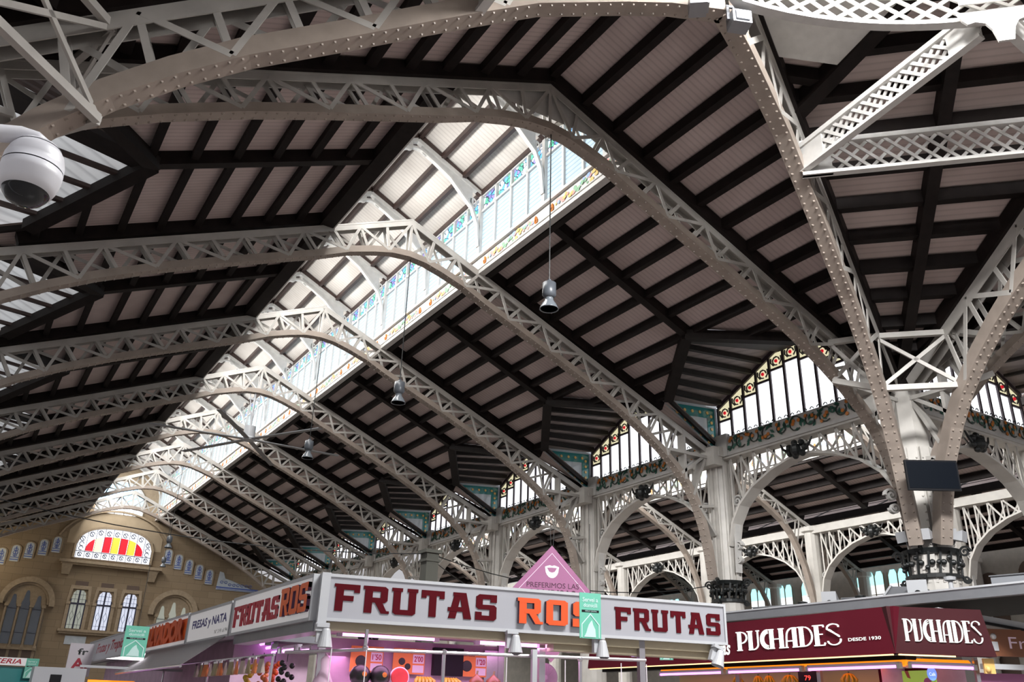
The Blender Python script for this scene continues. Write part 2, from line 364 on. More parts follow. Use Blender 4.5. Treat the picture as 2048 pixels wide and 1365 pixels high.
# ------------------------------------------------------------------ roofs
PT = .34                     # boards above the truss top
def zr(x): return zt(x) + PT
def vy(x):                    # valley edge of the gabled dormer, distance from bay start on the far side
    if x < 6.3: return 3.
    if x < 7.86: return 3 + (x - 6.3) * 1.6026
    return 5.5 + (x - 7.86) * .13
PX = [2.12 + .7 * k for k in range(12)]
def roof_bay(y0, sg, pmat, first=False):
    o = empty('ceiling', (0, y0, 0), 0, None, None, None, 'structure')
    q = [(2.04, 0), (2.04, 6), (9.95, 6), (9.95, 5.77), (7.86, 5.5), (6.3, 3), (7.86, .5), (9.95, .23), (9.95, 0)]
    mb = MB(); mb.poly([(sg * x, y, zr(x)) for x, y in q], 0, [(y, x) for x, y in q])
    mb.build('board_panel', pmat, o)
    for x in PX[1:]:
        segs = [(0, 6)] if x < 6.3 else ([(0, 6 - vy(x)), (vy(x), 6)] if x < 7.9 else [])
        pm = MB()
        for a, b in segs:
            if b - a > .05: pm.box(sg * x - .065, sg * x + .065, a, b, zr(x) - .21, zr(x) - .01)
        pm.build('purlin', M['timber'], o)
    for y in (0, 3):
        w = .3 if y == 0 else .2; d = .27; xe = 8.0 if y == 0 else 6.3
        pm = MB(); pm.bar((sg * 2.04, y, zr(2.04) - d / 2), (sg * xe, y, zr(xe) - d / 2), w, d, (0, 0, 1)); pm.build('rafter', M['timber'], o)
    pm = MB(); pm.box(min(sg * (2.14 if sg > 0 else 1.98), sg * 2.3), max(sg * (2.14 if sg > 0 else 1.98), sg * 2.3), 0, 6, zr(2.04) - .42, zr(2.04) + .05); pm.build('curb_beam', M['timber'], o)
    # gabled dormer roof over the eaves
    zA = zr(6.3) - .1; zV = zr(7.86); zW = 9.92; zG = 10.98; dm = MB()
    A = (sg * 6.3, 3, zA)
    for t in (1, -1):
        def Y(v): return 3 + t * v
        V = (sg * 7.86, Y(2.5), zV); Wp = (sg * 10.15, Y(2.9), zW + .04); G = (sg * 10.15, Y(.54), zG + .03)
        dm.poly([A, V, G], 0, [(0, 0), (1.8, 0), (1, 3.6)]); dm.poly([V, (V[0], Y(2.93), zV), (Wp[0], Y(2.93), zW + .04), Wp], 0, [(1.8, 0), (2, 0), (2, 2), (2, 2)]); dm.poly([V, Wp, G], 0, [(1.8, 0), (2, 2), (1, 3.6)])
    dm.poly([A, (sg * 10.15, 3.54, zG + .03), (sg * 10.15, 2.46, zG + .03)], 0, [(0, 0), (.5, 3.6), (-.5, 3.6)])
    dm.build('dormer_roof', M['dormer_lit'] if sg < 0 else M['roofd'], o)
    vb = MB()
    for t in (1, -1):
        def Y(v): return 3 + t * v
        vb.bar((sg * 6.25, 3, zA - .1), (sg * 7.86, Y(2.5), zV - .12), .26, .22, (0, 0, 1)); vb.bar((sg * 7.86, Y(2.5), zV - .12), (sg * 9.85, Y(2.84), zr(9.85) - .1), .08, .1, (0, 0, 1))
    vb.bar((sg * 6.25, 3, zA - .1), (sg * 9.85, 3, zG - .12), .5, .2, (0, 0, 1))
    vb.build('valley_beam', M['timber'], o)
    for k in (range(1, 6) if sg > 0 else range(1, 5)):
        f = k / (5.6 if sg > 0 else 4.6); rm = MB()
        for t in (1, -1):
            a = Vector((sg * (6.3 + 1.56 * f), 3 + t * 2.5 * f, zA + (zV - zA) * f - .06)); g = Vector((sg * 9.88, 3 + t * (.54 + 2.23 * f), zG + (zW - zG) * f - .08))
            rm.bar(a, g, .13 if sg > 0 else .11, .13 if sg > 0 else .07, (0, 0, 1))
        rm.build('dormer_rafter', M['timber'] if sg > 0 else M['timber2'], o)
    return o
RPt = {}
for sg in (1, -1):
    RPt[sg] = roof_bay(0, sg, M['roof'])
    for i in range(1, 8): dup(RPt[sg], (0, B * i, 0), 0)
for sg in (-1,):
    for i in range(0, 2):
        l, r = east((0, B * i, 0)); n = dup(RPt[1 if sg > 0 else -1], l, r)
        for c in D.objects:
            if c.parent == n and c.name.startswith('dormer_roof'):
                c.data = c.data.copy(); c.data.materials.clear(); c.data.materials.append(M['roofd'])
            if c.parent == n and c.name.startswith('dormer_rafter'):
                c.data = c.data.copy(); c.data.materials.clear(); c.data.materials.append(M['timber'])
l, r = east((0, 0, 0)); dup(RPt[1], l, r)
# closed roof between the first truss and the crossing ribs
def yrib(x): return -4.5 * (1 - x / W)
def wedge(sg):
    o = empty('ceiling', (0, 0, 0), 0, None, None, None, 'structure')
    mb = MB(); mb.poly([(0, 0, zr(0)), (sg * W, 0, zr(W)), (0, -4.5, zr(0))], 0, [(0, 0), (0, W), (-4.5, 0)]); mb.build('board_panel', M['roof'], o)
    x = .0 if sg > 0 else .76
    while x < 9.2:
        pm = MB(); pm.box(sg * x - .08, sg * x + .08, yrib(x), 0, zr(x) - .24, zr(x) - .01); pm.build('purlin', M['timber'], o); x += .76 if x < 2.2 else .7
    pm = MB(); pm.bar((0, -.05, zr(0) - .19), (sg * 9.8, -.05, zr(9.8) - .19), .32, .27, (0, 0, 1)); pm.build('rafter', M['timber'], o)
    pm = MB(); pm.bar((0, -4.4, zr(0) - .16), (sg * 9.8, 0, zr(9.8) - .16), .4, .3, (0, 0, 1)); pm.build('valley_board', M['timber'], o)
    return o
wd = {sg: wedge(sg) for sg in (1, -1)}
for sg in (1, -1):
    l, r = east((0, 0, 0)); dup(wd[sg], l, r)
# kite roofs in the corners of the crossing
S2 = math.sqrt(2)
def zk(x, y): return zr(W) + .417 * ((W - x) - y) / S2
NQ = (3.16, -6.70); Q1 = (3.2, -3.04); Q2 = (6.825, -6.665); A1 = (0, -4.5); A2 = (5.365, -9.865)
def kite():
    o = empty('ceiling', (0, -W, 0), 0, None, None, None, 'structure')
    def L(p, dz=0): return (p[0], p[1] + W, zk(*p) + dz)
    mb = MB(); q = [A1, NQ, A2, P0]
    mb.poly([L(p) for p in q], 0, [((p[0] + p[1]) / S2, (p[0] - p[1]) / S2) for p in q]); mb.build('board_panel', M['roof'], o)
    def lerp(a, b, t): return (a[0] + (b[0] - a[0]) * t, a[1] + (b[1] - a[1]) * t)
    dq = ((W - Q1[0]) - Q1[1]) / S2; dn = ((W - NQ[0]) - NQ[1]) / S2
    s = 1.2
    while s < dn - .2:
        if s <= dq: a = lerp(P0, Q1, s / dq); b = lerp(P0, Q2, s / dq)
        else: t = (s - dq) / (dn - dq); a = lerp(Q1, NQ, t); b = lerp(Q2, NQ, t)
        pm = MB(); pm.bar(L(a, -.14), L(b, -.14), .17, .26, (0, 0, 1)); pm.build('purlin', M['timber'], o); s += .74
    for t in (0, .38, .74):
        for QQ, AA in ((Q1, A1), (Q2, A2)):
            a = lerp(AA, QQ, .62 + .38 * t); b = lerp(NQ, QQ, .66 + .34 * t); pm = MB(); pm.bar(L(a, -.14), L(b, -.14), .18, .26, (0, 0, 1)); pm.build('purlin', M['timber'], o)
    for a, b, w in ((NQ, P0, .22), (NQ, Q1, .28), (NQ, Q2, .28), (A1, P0, .4), (A2, P0, .4)):
        pm = MB(); pm.bar(L(a, -.2), L(b, -.2), w, .34, (0, 0, 1)); pm.build('rafter', M['timber'], o)
    return o
kt = kite()
dup(kt, None, math.pi / 2)

# ------------------------------------------------------------------ the ring of the dome
def ring_pts(n=20):
    cx, cy, r = -.27 * B, -W - .27 * B, 1.165 * B
    a0 = math.atan2((-4.55) - cy, 0 - cx); a1 = math.atan2(0 + (-W) - cy, 5.33 - cx)
    return [(cx + r * math.cos(a0 + (a1 - a0) * i / n), cy + r * math.sin(a0 + (a1 - a0) * i / n)) for i in range(n + 1)]
RPn = ring_pts()
full = []
for k in (1, 0, -1, -2):
    full += [rot_c(p, k * math.pi / 2) for p in RPn[:-1]]
full = full[:]; NF = len(full)
SOF = .66; SPL = ((-.62, -4.62, 10.72), (.08, -4.72, 10.70))
rg = empty('dome_ring', (0, -W, 0), 0, 'bright white lattice ring carrying the dome at the top right', 'ring beam')
def RL(p, z, k=1.): return (p[0] * k, (p[1] + W) * k, z)
def ringband(mb, z0, z1, k0, k1):
    for i in range(NF):
        a, b = full[i], full[(i + 1) % NF]
        mb.hexa([RL(a, z0, k0), RL(b, z0, k0), RL(b, z0, k1), RL(a, z0, k1), RL(a, z1, k0), RL(b, z1, k0), RL(b, z1, k1), RL(a, z1, k1)])
mb = MB(); ringband(mb, 10.86, 10.93, .955, .985); mb.build('bottom_flange', M['whiteb'], rg)
mb = MB(); ringband(mb, 11.46, 11.52, .955, .985); ringband(mb, 11.52, 11.75, .965, 1.0); mb.build('top_flange', M['whiteb'], rg)
mb = MB()
pts = []
for i in range(NF):
    a, b = full[i], full[(i + 1) % NF]
    for t in (0,): pts.append((a[0] + (b[0] - a[0]) * t, a[1] + (b[1] - a[1]) * t))
NP = len(pts)
for i in range(NP):
    a, c = pts[i], pts[(i + 1) % NP]; b2 = pts[(i + 2) % NP]
    mb.bar(RL(a, 10.93, .965), RL(b2, 11.46, .965), .055, .03, (a[0], a[1] + W, 0)); mb.bar(RL(a, 11.46, .96), RL(b2, 10.93, .96), .055, .03, (a[0], a[1] + W, 0))
mb.build('lattice_web', M['whiteb'], rg)
mb = MB()
for k in range(4):
    p = [rot_c((NQ[0] + t * .52 / S2, NQ[1] + W - W + t * .52 / S2 * 1), k * math.pi / 2) for t in (-1, 1)]
    c = rot_c(NQ, k * math.pi / 2); d = Vector((c[0], c[1] + W, 0)).normalized(); s = Vector((-d.y, d.x, 0)) * .55; c3 = Vector((c[0], c[1] + W, 0)) * .935
    for z0, z1, dd in ((10.9, 11.5, .03),):
        mb.hexa([c3 - s + Vector((0, 0, z0)), c3 + s + Vector((0, 0, z0)), c3 + s + d * dd + Vector((0, 0, z0)), c3 - s + d * dd + Vector((0, 0, z0)), c3 - s + Vector((0, 0, z1)), c3 + s + Vector((0, 0, z1)), c3 + s + d * dd + Vector((0, 0, z1)), c3 - s + d * dd + Vector((0, 0, z1))])
mb.build('gusset_plate', M['whiteb'], rg)
# curved bracket plates under the gussets
mb = MB()
c = Vector((NQ[0], NQ[1] + W, 0)); d = c.normalized(); s = Vector((-d.y, d.x, 0))
pl = [(-.55, 10.9), (.55, 10.9), (.5, 10.75)] + [(.34 + .2 * math.cos(R(a)), 10.5 + .2 * math.sin(R(a))) for a in (60, 90, 130, 170)] + [(.1, 10.32), (-.1, 10.32)] + [(-.34 + .2 * math.cos(R(a)), 10.5 + .2 * math.sin(R(a))) for a in (10, 50, 90, 120)] + [(-.5, 10.75)]
mb.prism([c * .97 + s * x + Vector((0, 0, z)) for x, z in pl], d, .04); mb.build('bracket_plate', M['whiteb'], rg)
# soffit plates between ring and roofs
mb = MB()
for k in range(4):
    seg = [rot_c(p, k * math.pi / 2) for p in RPn]; e = [rot_c(p, k * math.pi / 2) for p in (A1, NQ, A2)]
    h = len(seg) // 2
    for part, a, b in ((seg[:h + 1], e[0], e[1]), (seg[h:], e[1], e[2])):
        n = len(part) - 1
        for i in range(n):
            p, q = part[i], part[i + 1]; t0, t1 = i / n, (i + 1) / n
            o1 = (a[0] + (b[0] - a[0]) * t0, a[1] + (b[1] - a[1]) * t0); o2 = (a[0] + (b[0] - a[0]) * t1, a[1] + (b[1] - a[1]) * t1)
            mb.poly([RL(p, 11.75), RL(q, 11.75), RL(o2, 12.9), RL(o1, 12.9)])
mb.build('soffit_plate', M['whiteb'], rg)
mb = MB()
for k in range(2):
    for (a, q) in ((A1, Q1), (A2, Q2)):
        def lp(u, v, t): return (u[0] + (v[0] - u[0]) * t, u[1] + (v[1] - u[1]) * t)
        f = [rot_c(p, k * math.pi / 2) + (zk(*p) - .36,) for p in (lp(a, q, .62), lp(NQ, q, SOF), lp(NQ, q, -.06), lp(a, NQ, .02))]
        mb.poly([(x, y + W, z) for x, y, z in f])
mb.build('apron_plate', M['whiteb'], rg)
# drum above the ring
dr = MB()
for i in range(NF):
    a, b = full[i], full[(i + 1) % NF]
    dr.poly([(a[0] * 1.0, a[1], 11.75), (b[0], b[1], 11.75), (b[0], b[1], 12.5), (a[0], a[1], 12.5)])
    dr.poly([(a[0], a[1], 15.6), (b[0], b[1], 15.6), (b[0] * .6, (b[1] + W) * .6 - W, 19), (a[0] * .6, (a[1] + W) * .6 - W, 19)])
    dr.poly([(a[0] * .6, (a[1] + W) * .6 - W, 19), (b[0] * .6, (b[1] + W) * .6 - W, 19), (0, -W, 20.4)])
struct(dr.build('wall_drum', M['drum']))
for k in range(0, NF, 10):
    w = MB()
    for i in range(k, k + 10):
        a, b = full[i % NF], full[(i + 1) % NF]
        w.poly([(a[0], a[1], 12.5), (b[0], b[1], 12.5), (b[0], b[1], 15.6), (a[0], a[1], 15.6)])
    struct(w.build('window_%d' % (20 + k // 10), M['pane']))

# lattice girders round the crossing
def girder(a, b, z0, h, label, cell, name='lattice_girder', top=None, z1=None):
    z1 = z0 if z1 is None else z1
    a = Vector((a[0], a[1], z0)); b = Vector((b[0], b[1], z1)); d = b - a; L = d.length; d.normalize()
    o = empty(name, a, 0, label, 'girder', 'diamond lattice girders under the ring'); side = d.cross(Vector((0, 0, 1))).normalized(); u = Vector((0, 0, 1))
    mb = MB(); mb.bar(Vector((0, 0, .03)), d * L + u * .03, .13, .06, u); mb.build('bottom_flange', M['whiteb'], o)
    mb = MB(); mb.bar((0, 0, h), d * L + u * h, .14, .09, u); mb.build('top_flange', M['whiteb'], o)
    mb = MB(); x = -cell * 2
    while x < L:
        for sgn in (0, 1):
            p0 = [x, .06]; p1 = [x + cell * 2, h - .04]
            if sgn: p0[1], p1[1] = p1[1], p0[1]
            if p0[0] < 0: t = -p0[0] / (p1[0] - p0[0]); p0 = [0, p0[1] + (p1[1] - p0[1]) * t]
            if p1[0] > L: t = (L - p0[0]) / (p1[0] - p0[0]); p1 = [L, p0[1] + (p1[1] - p0[1]) * t]
            off = side * (.012 if sgn else -.012)
            mb.bar(d * p0[0] + u * p0[1] + off, d * p1[0] + u * p1[1] + off, .055, .02, side)
        x += cell
    mb.build('diamond_lattice', M['whiteb'], o)
    for e, x in ((0, .25), (1, L - .25)):
        mb = MB(); mb.bar(d * (x - .25), d * (x + .25), .001, .001, side) if False else mb.hexa([d * (x - .25) - side * .03, d * (x + .25) - side * .03, d * (x + .25) + side * .03, d * (x - .25) + side * .03, d * (x - .25) - side * .03 + u * h, d * (x + .25) - side * .03 + u * h, d * (x + .25) + side * .03 + u * h, d * (x - .25) + side * .03 + u * h])
        mb.build('end_plate', M['whiteb'], o)
    return o
q1 = (3.25, -3.1); q2 = (6.765, -6.615)
girder(q1, q2, 10.22, .66, 'long white diamond lattice girder running to the right edge', .28)
girder(q1, (NQ[0], NQ[1] + .25), 10.30, .50, 'steep white diamond lattice girder climbing from the rib to the ring gusset', .19, z1=10.68)
girder(q2, (NQ[0] + .25, NQ[1]), 10.30, .50, 'white lattice girder leaving the ring gusset for the top right corner', .19, z1=10.68)
girder((-3.25, -3.1), (-NQ[0], NQ[1] + .25), 10.30, .50, 'lattice girder rising past the top edge from the left rib', .19, z1=10.68)
# braces between ribs near the piers
def brace(name, a0, a1, b0, b1, label):
    """X braced frame between verticals a0-a1 and b0-b1"""
    o = empty(name, a0, 0, label, 'brace'); a0, a1, b0, b1 = [Vector(p) - Vector(a0) for p in (a0, a1, b0, b1)]
    n = (b0 - a0).cross(a1 - a0).normalized()
    for p, q in ((a0, b0), (a1, b1), ):
        mb = MB(); mb.bar(p, q, .12, .09, n); mb.build('strut', M['white'], o)
    for p, q in ((a0, b1), (a1, b0)):
        mb = MB(); mb.bar(p, q, .08, .04, n); mb.build('diagonal', M['white'], o)
    return o
def onrib(t, z, e=False):
    x = W * t; y = yrib(x)
    return (y + W, x - W, z) if e else (x, y, z)
brace('cross_brace', onrib(.79, 7.98), onrib(.80, 9.2), onrib(.79, 7.98, True), onrib(.80, 9.2, True), 'crossed white struts tying the two ribs above the great pier')
brace('cross_brace', onrib(.79, 7.98), onrib(.80, 9.2), (7.6, 0, 8.4), (7.6, 0, 9.3), 'short crossed struts between the great pier rib and the first truss')
ae = onrib(.79, 7.98, True); brace('cross_brace', ae, onrib(.80, 9.2, True), (W, -2.2, 8.4), (W, -2.2, 9.3), 'short crossed struts right of the great pier')
mx = lambda p: (-p[0], p[1], p[2])
brace('cross_brace', mx(onrib(.74, 8.0)), mx(onrib(.75, 9.4)), mx(onrib(.74, 8.0, True)), mx(onrib(.75, 9.4, True)), 'crossed struts in the dark top left corner between two ribs')
brace('cross_brace', mx(onrib(.74, 8.0)), mx(onrib(.75, 9.4)), (-7.8, 0, 8.3), (-7.8, 0, 9.4), 'crossed struts behind the dome camera between rib and first truss')

# ------------------------------------------------------------------ monitor along the ridge
ZC = zr(2.04)              # curb level
ZF, ZTR, ZW, ZRD = 12.43, 13.75, 14.25, 15.38
def frieze_blobs(mb, L, z0, z1, x, nx, seed):
    """garland of coloured flowers on a strip in plane x"""
    rnd = random.Random(seed); y = .25
    return mb
def garland(o, x, y0, L, zc, h, face, seed, mats, names):
    rnd = random.Random(seed); mbs = [MB() for _ in mats]; n = int(L / .055)
    for k in range(n):
        t = (k + .5) / n; y = y0 + t * L
        ci = min(3, int((.5 + .5 * math.sin(t * 9 + seed)) * 4)) if rnd.random() < .55 else rnd.randrange(4)
        r = h * rnd.uniform(.13, .26); z = zc + rnd.uniform(-.3, .3) * h; m = rnd.randint(5, 7); a0 = rnd.random() * 6
        mbs[ci].poly([(x + face * (.012 + .004 * (k % 4)), y + r * math.cos(a0 + 6.283 * i / m), z + r * math.sin(a0 + 6.283 * i / m) * (.7 + .3 * (i % 2))) for i in range(m)])
    for e in (0, 1):
        c = y0 + (-.12 if e == 0 else L + .12); sp = [(x + face * .02, c + (1 if e else -1) * (.02 + .05 * k / 10) * math.cos(k * .8), zc - .03 + .1 * math.sin(k * .8)) for k in range(9)]
        mbs[-1].tube(sp, .018, 5)
    for mb, m, nm in zip(mbs, mats, names):
        if mb.f: mb.build(nm, m, o)['kind'] = 'stuff'
def mon_window(sg, j, cx=0., hw=2.0, z0=11.84, zf=ZF, ztr=ZTR, zw=ZW):
    """half-bay clerestory unit: frieze board, four louvred lights, stained top lights"""
    o = empty('clerestory_window', (0, 0, 0), 0, None, 'window', None)
    x = cx + sg * hw; f = -sg
    mb = MB(); mb.box(min(x, x + sg * .12), max(x, x + sg * .12), 0, 3, z0, zf - .04); mb.box(min(x - sg * .06, x), max(x - sg * .06, x), 0, 3, z0, z0 + .1); mb.box(min(x - sg * .04, x), max(x - sg * .04, x), 0, 3, z0 + .16, z0 + .19)
    mb.box(min(x - sg * .08, x + .1 * sg), max(x - sg * .08, x + .1 * sg), 0, 3, zf - .08, zf)
    b = mb.build('frieze_board', M['whiteb'], o)
    if sg > 0: garland(b, x, .45, 2.1, (z0 + .2 + zf - .1) / 2, (zf - z0) * .5, f, j, [M['pink'], M['gold'], M['blue'], M['lgreen'], M['orange']], ['pink_flowers', 'gold_flowers', 'blue_flowers', 'leaves', 'scrolls'])
    fr = MB()
    for k in range(5):
        y = .0 + k * .75; w = .05 if k in (0, 4) else .035
        fr.box(min(x - sg * .03, x + sg * .06), max(x - sg * .03, x + sg * .06), max(0, y - w), min(3, y + w), zf, zw)
    fr.box(min(x - sg * .03, x + sg * .06), max(x - sg * .03, x + sg * .06), 0, 3, ztr - .04, ztr + .03); fr.box(min(x - sg * .03, x + sg * .06), max(x - sg * .03, x + sg * .06), 0, 3, zw - .05, zw + .08)
    fr.build('window_frame', M['whiteb'], o)
    for k in range(4):
        y = k * .75; p = MB(); p.poly([(x + .03 * sg, y + .03, zf), (x + .03 * sg, y + .72, zf), (x + .03 * sg, y + .72, ztr), (x + .03 * sg, y + .03, ztr)], 0, [(0, 0), (0, .7), (1.3, .7), (1.3, 0)]); p.build('louvre_pane', M['paneb'] if sg > 0 else M['pane'], o)
        p = MB(); p.poly([(x + .03 * sg, y + .07, ztr + .03), (x + .03 * sg, y + .68, ztr + .03), (x + .03 * sg, y + .68, zw), (x + .03 * sg, y + .07, zw)]); p.build('stained_pane', M['stglass'], o)
    return o
mw = {}
for sg in (1, -1):
    w0 = mon_window(sg, 3); mw[sg] = w0
    side = 'right' if sg > 0 else 'left'
    for j in range(16):
        lab = '%s louvred clerestory window with flowered frieze on the %s of the ridge, counting from the crossing' % (ORD[j], side)
        if j == 0: w0['label'] = lab
        else: dup(w0, (0, 3 * j, 0), 0, lab)
# brackets
def mon_bracket(hw=2.04, z0=ZF - .0, zw=ZW, zrd=ZRD - .16):
    o = empty('arched_bracket', (0, 0, 0), 0, None, 'bracket', 'openwork brackets under the monitor roof')
    for sg in (1, -1):
        mb = MB(); mb.sweep([(sg * (hw - .05), 0, z0), (sg * (hw - .05), 0, zw)], (0, 1, 0), -.05, .05, -.06, .06); mb.build('post', M['whiteb'], o)
    for sg in (1, -1):
        mb = MB(); top = [(sg * (hw - .08), zw - .02), (0, zrd)]
        pa = [(hw - .1, z0 + .25), (hw - .16, z0 + .9), (hw - .34, z0 + 1.35), (hw - .7, zw - .28 + .16), (1.0, zw + .22), (.5, zw + .52), (.12, zrd - .26), (0, zrd - .24)]
        mb.sweep([(sg * a, 0, b) for a, b in pa], (0, 1, 0), -.03, .03, -.06, .06); mb.sweep([(sg * a, 0, b) for a, b in ((hw, zw), (0, zrd))], (0, 1, 0), -.05, .05, -.07, .07)
        # web plate with gaps (built of strips) and ring ornament
        for (a, b), (c, d) in zip(pa[2:], pa[3:]):
            def tz(x): return zrd - (zrd - zw) * x / hw
            if .5 <= a <= 1.75: mb.hexa([(sg * a, -.015, b), (sg * c, -.015, d), (sg * c, .015, d), (sg * a, .015, b), (sg * a, -.015, tz(a)), (sg * c, -.015, tz(c)), (sg * c, .015, tz(c)), (sg * a, .015, tz(a))])
        mb.build('arched_rib', M['whiteb'], o)
        rn = MB(); r2_ = MB(); rn.tube([(sg * (hw - .33 + .13 * math.cos(t)), 0, z0 + 1.52 + .15 * math.sin(t)) for t in [i * math.pi / 6 for i in range(13)]], .022, 5)
        for k in (-.05, .02): rn.bar((sg * (hw - .33 + k), 0, z0 + 1.4), (sg * (hw - .33 + k), 0, z0 + 1.64), .025, .03)
        r2_.tube([(sg * (.24 + .09 * math.cos(t)), 0, zrd - .3 + .07 * math.sin(t)) for t in [i * math.pi / 5 for i in range(9)]], .03, 5)
        rn.build('ring_ornament', M['whiteb'], o); r2_.build('scroll_ornament', M['whiteb'], o)
    return o
mbk = mon_bracket()
for j in range(1, 16):
    lab = '%s white openwork bracket across the ridge monitor counting from the crossing' % ORD[j - 1]
    if j == 1: mbk.location = (0, 3, 0); mbk['label'] = lab
    else: dup(mbk, (0, 3 * j, 0), 0, lab)
def mon_roof(L=48., hw=2.04, zw=ZW, zrd=ZRD, nb=16, cx=0., y0=0.):
    o = empty('ceiling', (cx, y0, 0), 0, None, None, None, 'structure')
    for sg in (1, -1):
        mb = MB(); a = zw + .12; b = zrd + .1
        mb.poly([(0, 0, b), (sg * (hw + .1), 0, a), (sg * (hw + .1), L, a), (0, L, b)], 0, [(0, 0), (0, 2), (L, 2), (L, 0)]); mb.build('board_panel', M['cream'], o)
        for t in ((.03, .36, .68, .97) if sg > 0 else (.36, .68, .97)):
            x = hw * t; z = b + (a - b) * t - .07; pm = MB(); pm.box(sg * x - .05, sg * x + .05, 0, L, z - .09, z + .06); pm.build('purlin', M['timber2'], o)
        for j in range(1, nb):
            pm = MB(); pm.bar((0, 3 * j, b - .1), (sg * hw, 3 * j, a - .1), .13, .16, (0, 0, 1)); pm.build('rafter', M['timber2'], o)
    return o
mon_roof()
# monitor end walls
def gable_end(y, mat, name):
    mb = MB(); mb.poly([(-2.2, y, ZC - .2), (2.2, y, ZC - .2), (2.2, y, ZW + .2), (0, y, ZRD + .2), (-2.2, y, ZW + .2)]); return struct(mb.build(name, mat))
gable_end(-.02, M['whiteb'], 'wall_monitor_south')

# ------------------------------------------------------------------ columns of the nave
def scroll(mb, c, r, w, axis, turns=1.6, th=.02, n=26, flip=1):
    c = Vector(c); ax = Vector(axis); u = Vector((0, 0, 1)); v = ax.cross(u)
    pts = [c + (u * math.sin(t) * flip + v * math.cos(t)) * r * (1 - t / (turns * 6.283) * .85) for t in [turns * 6.283 * i / n for i in range(n + 1)]]
    mb.sweep(pts, ax, -th, th, -w / 2, w / 2)
def collar(root, r, z0=4.45, z1=5.0):
    mb = MB(); mb.lathe([(r + .02, z0), (r + .1, z0), (r + .1, z0 + .07), (r + .05, z0 + .09), (r + .02, z0 + .1)], seg=20); mb.lathe([(r + .02, z1 - .12), (r + .08, z1 - .1), (r + .12, z1), (r + .02, z1)], seg=20)
    rnd = random.Random(3)
    for k in range(16):
        a = k * math.pi / 8; c = Vector((math.cos(a), math.sin(a), 0)); t = Vector((-c.y, c.x, 0))
        mb.bar(c * (r + .07) + Vector((0, 0, z0 + .05)), c * (r + .1) + t * .06 + Vector((0, 0, z1 - .08)), .045, .03, c)
        mb.ball(c * (r + .1) + Vector((0, 0, z0 + .2 + .1 * (k % 3))), .05, 6); mb.ball(c * (r + .08) + t * .1 + Vector((0, 0, z0 + .3)), .06, 6)
    for k in range(4):
        a = k * math.pi / 2 + .3; c = Vector((math.cos(a), math.sin(a), 0)); t = Vector((-c.y, c.x, 0))
        scroll(mb, c * (r + .2) + Vector((0, 0, z1 - .06)), .12, .03, t); scroll(mb, c * (r + .15) + Vector((0, 0, z0 - .02)), .08, .03, t, flip=-1)
    return mb.build('iron_collar', M['iron'], root)
def column():
    o = empty('column', (0, 0, 0), 0, None, 'column', 'white iron columns down the side of the nave'); r = .42
    mb = MB(); mb.lathe([(.55, 0), (.55, .5), (.44, .6), (.40, 4.4), (.38, 4.5)], seg=16); mb.build('base_shaft', M['column'], o)
    mb = MB(); mb.lathe([(.36, 4.9), (.35, 6.2), (.34, 8.3), (.5, 8.36), (.5, 8.5)], seg=8, rot=math.pi / 8)
    for k in range(12):
        a = k * math.pi / 6; mb.bar((math.cos(a) * .37, math.sin(a) * .37, 5), (math.cos(a) * .355, math.sin(a) * .355, 8.3), .05, .05, (math.cos(a), math.sin(a), 0))
    mb.build('shaft', M['column'], o)
    collar(o, .36)
    for sy in (1, -1):
        mb = MB(); scroll(mb, (0, sy * .62, 7.1), .17, .12, (1, 0, 0), flip=1); scroll(mb, (.0, sy * .52, 5.9), .13, .12, (1, 0, 0)); scroll(mb, (0, sy * .5, 5.55), .1, .12, (1, 0, 0), flip=-1)
        mb.sweep([(0, sy * .44, 5.2), (0, sy * .48, 6.0), (0, sy * .5, 6.6), (0, sy * .62, 6.95)], (1, 0, 0), -.03, .03, -.1, .1)
        mb.build('scroll_bracket', M['whiteb'], o)
    mb = MB(); mb.box(-.46, .46, -.46, .46, 8.35, 8.62); mb.box(-.62, -.3, -.42, .42, 8.1, 8.62); mb.build('capital', M['column'], o)
    return o
XC = W + .3
c0 = column(); c0.location = (XC, 6, 0)
CN = ['beside the Frutas end of the long sign', 'behind the mauve triangular sign', 'rising behind the middle of the long sign', 'behind the first big red letters', 'fifth along the nave', 'sixth along the nave', 'seventh along the nave beside the end wall']
c0['label'] = 'white fluted iron column with black collar, first one left of the great pier'
for i in range(2, 8): dup(c0, (XC, 6 * i, 0), 0, '%s white iron column from the great pier along the right side' % ORD[i - 1])
for i in (1, 2, 3): dup(c0, (-XC, 6 * i, 0), math.pi, '%s white iron column along the left side of the nave' % ORD[i - 1])
l, r = east((-XC, 6, 0)); dup(c0, l, r + math.pi, 'white iron column right of the great pier at the picture edge')
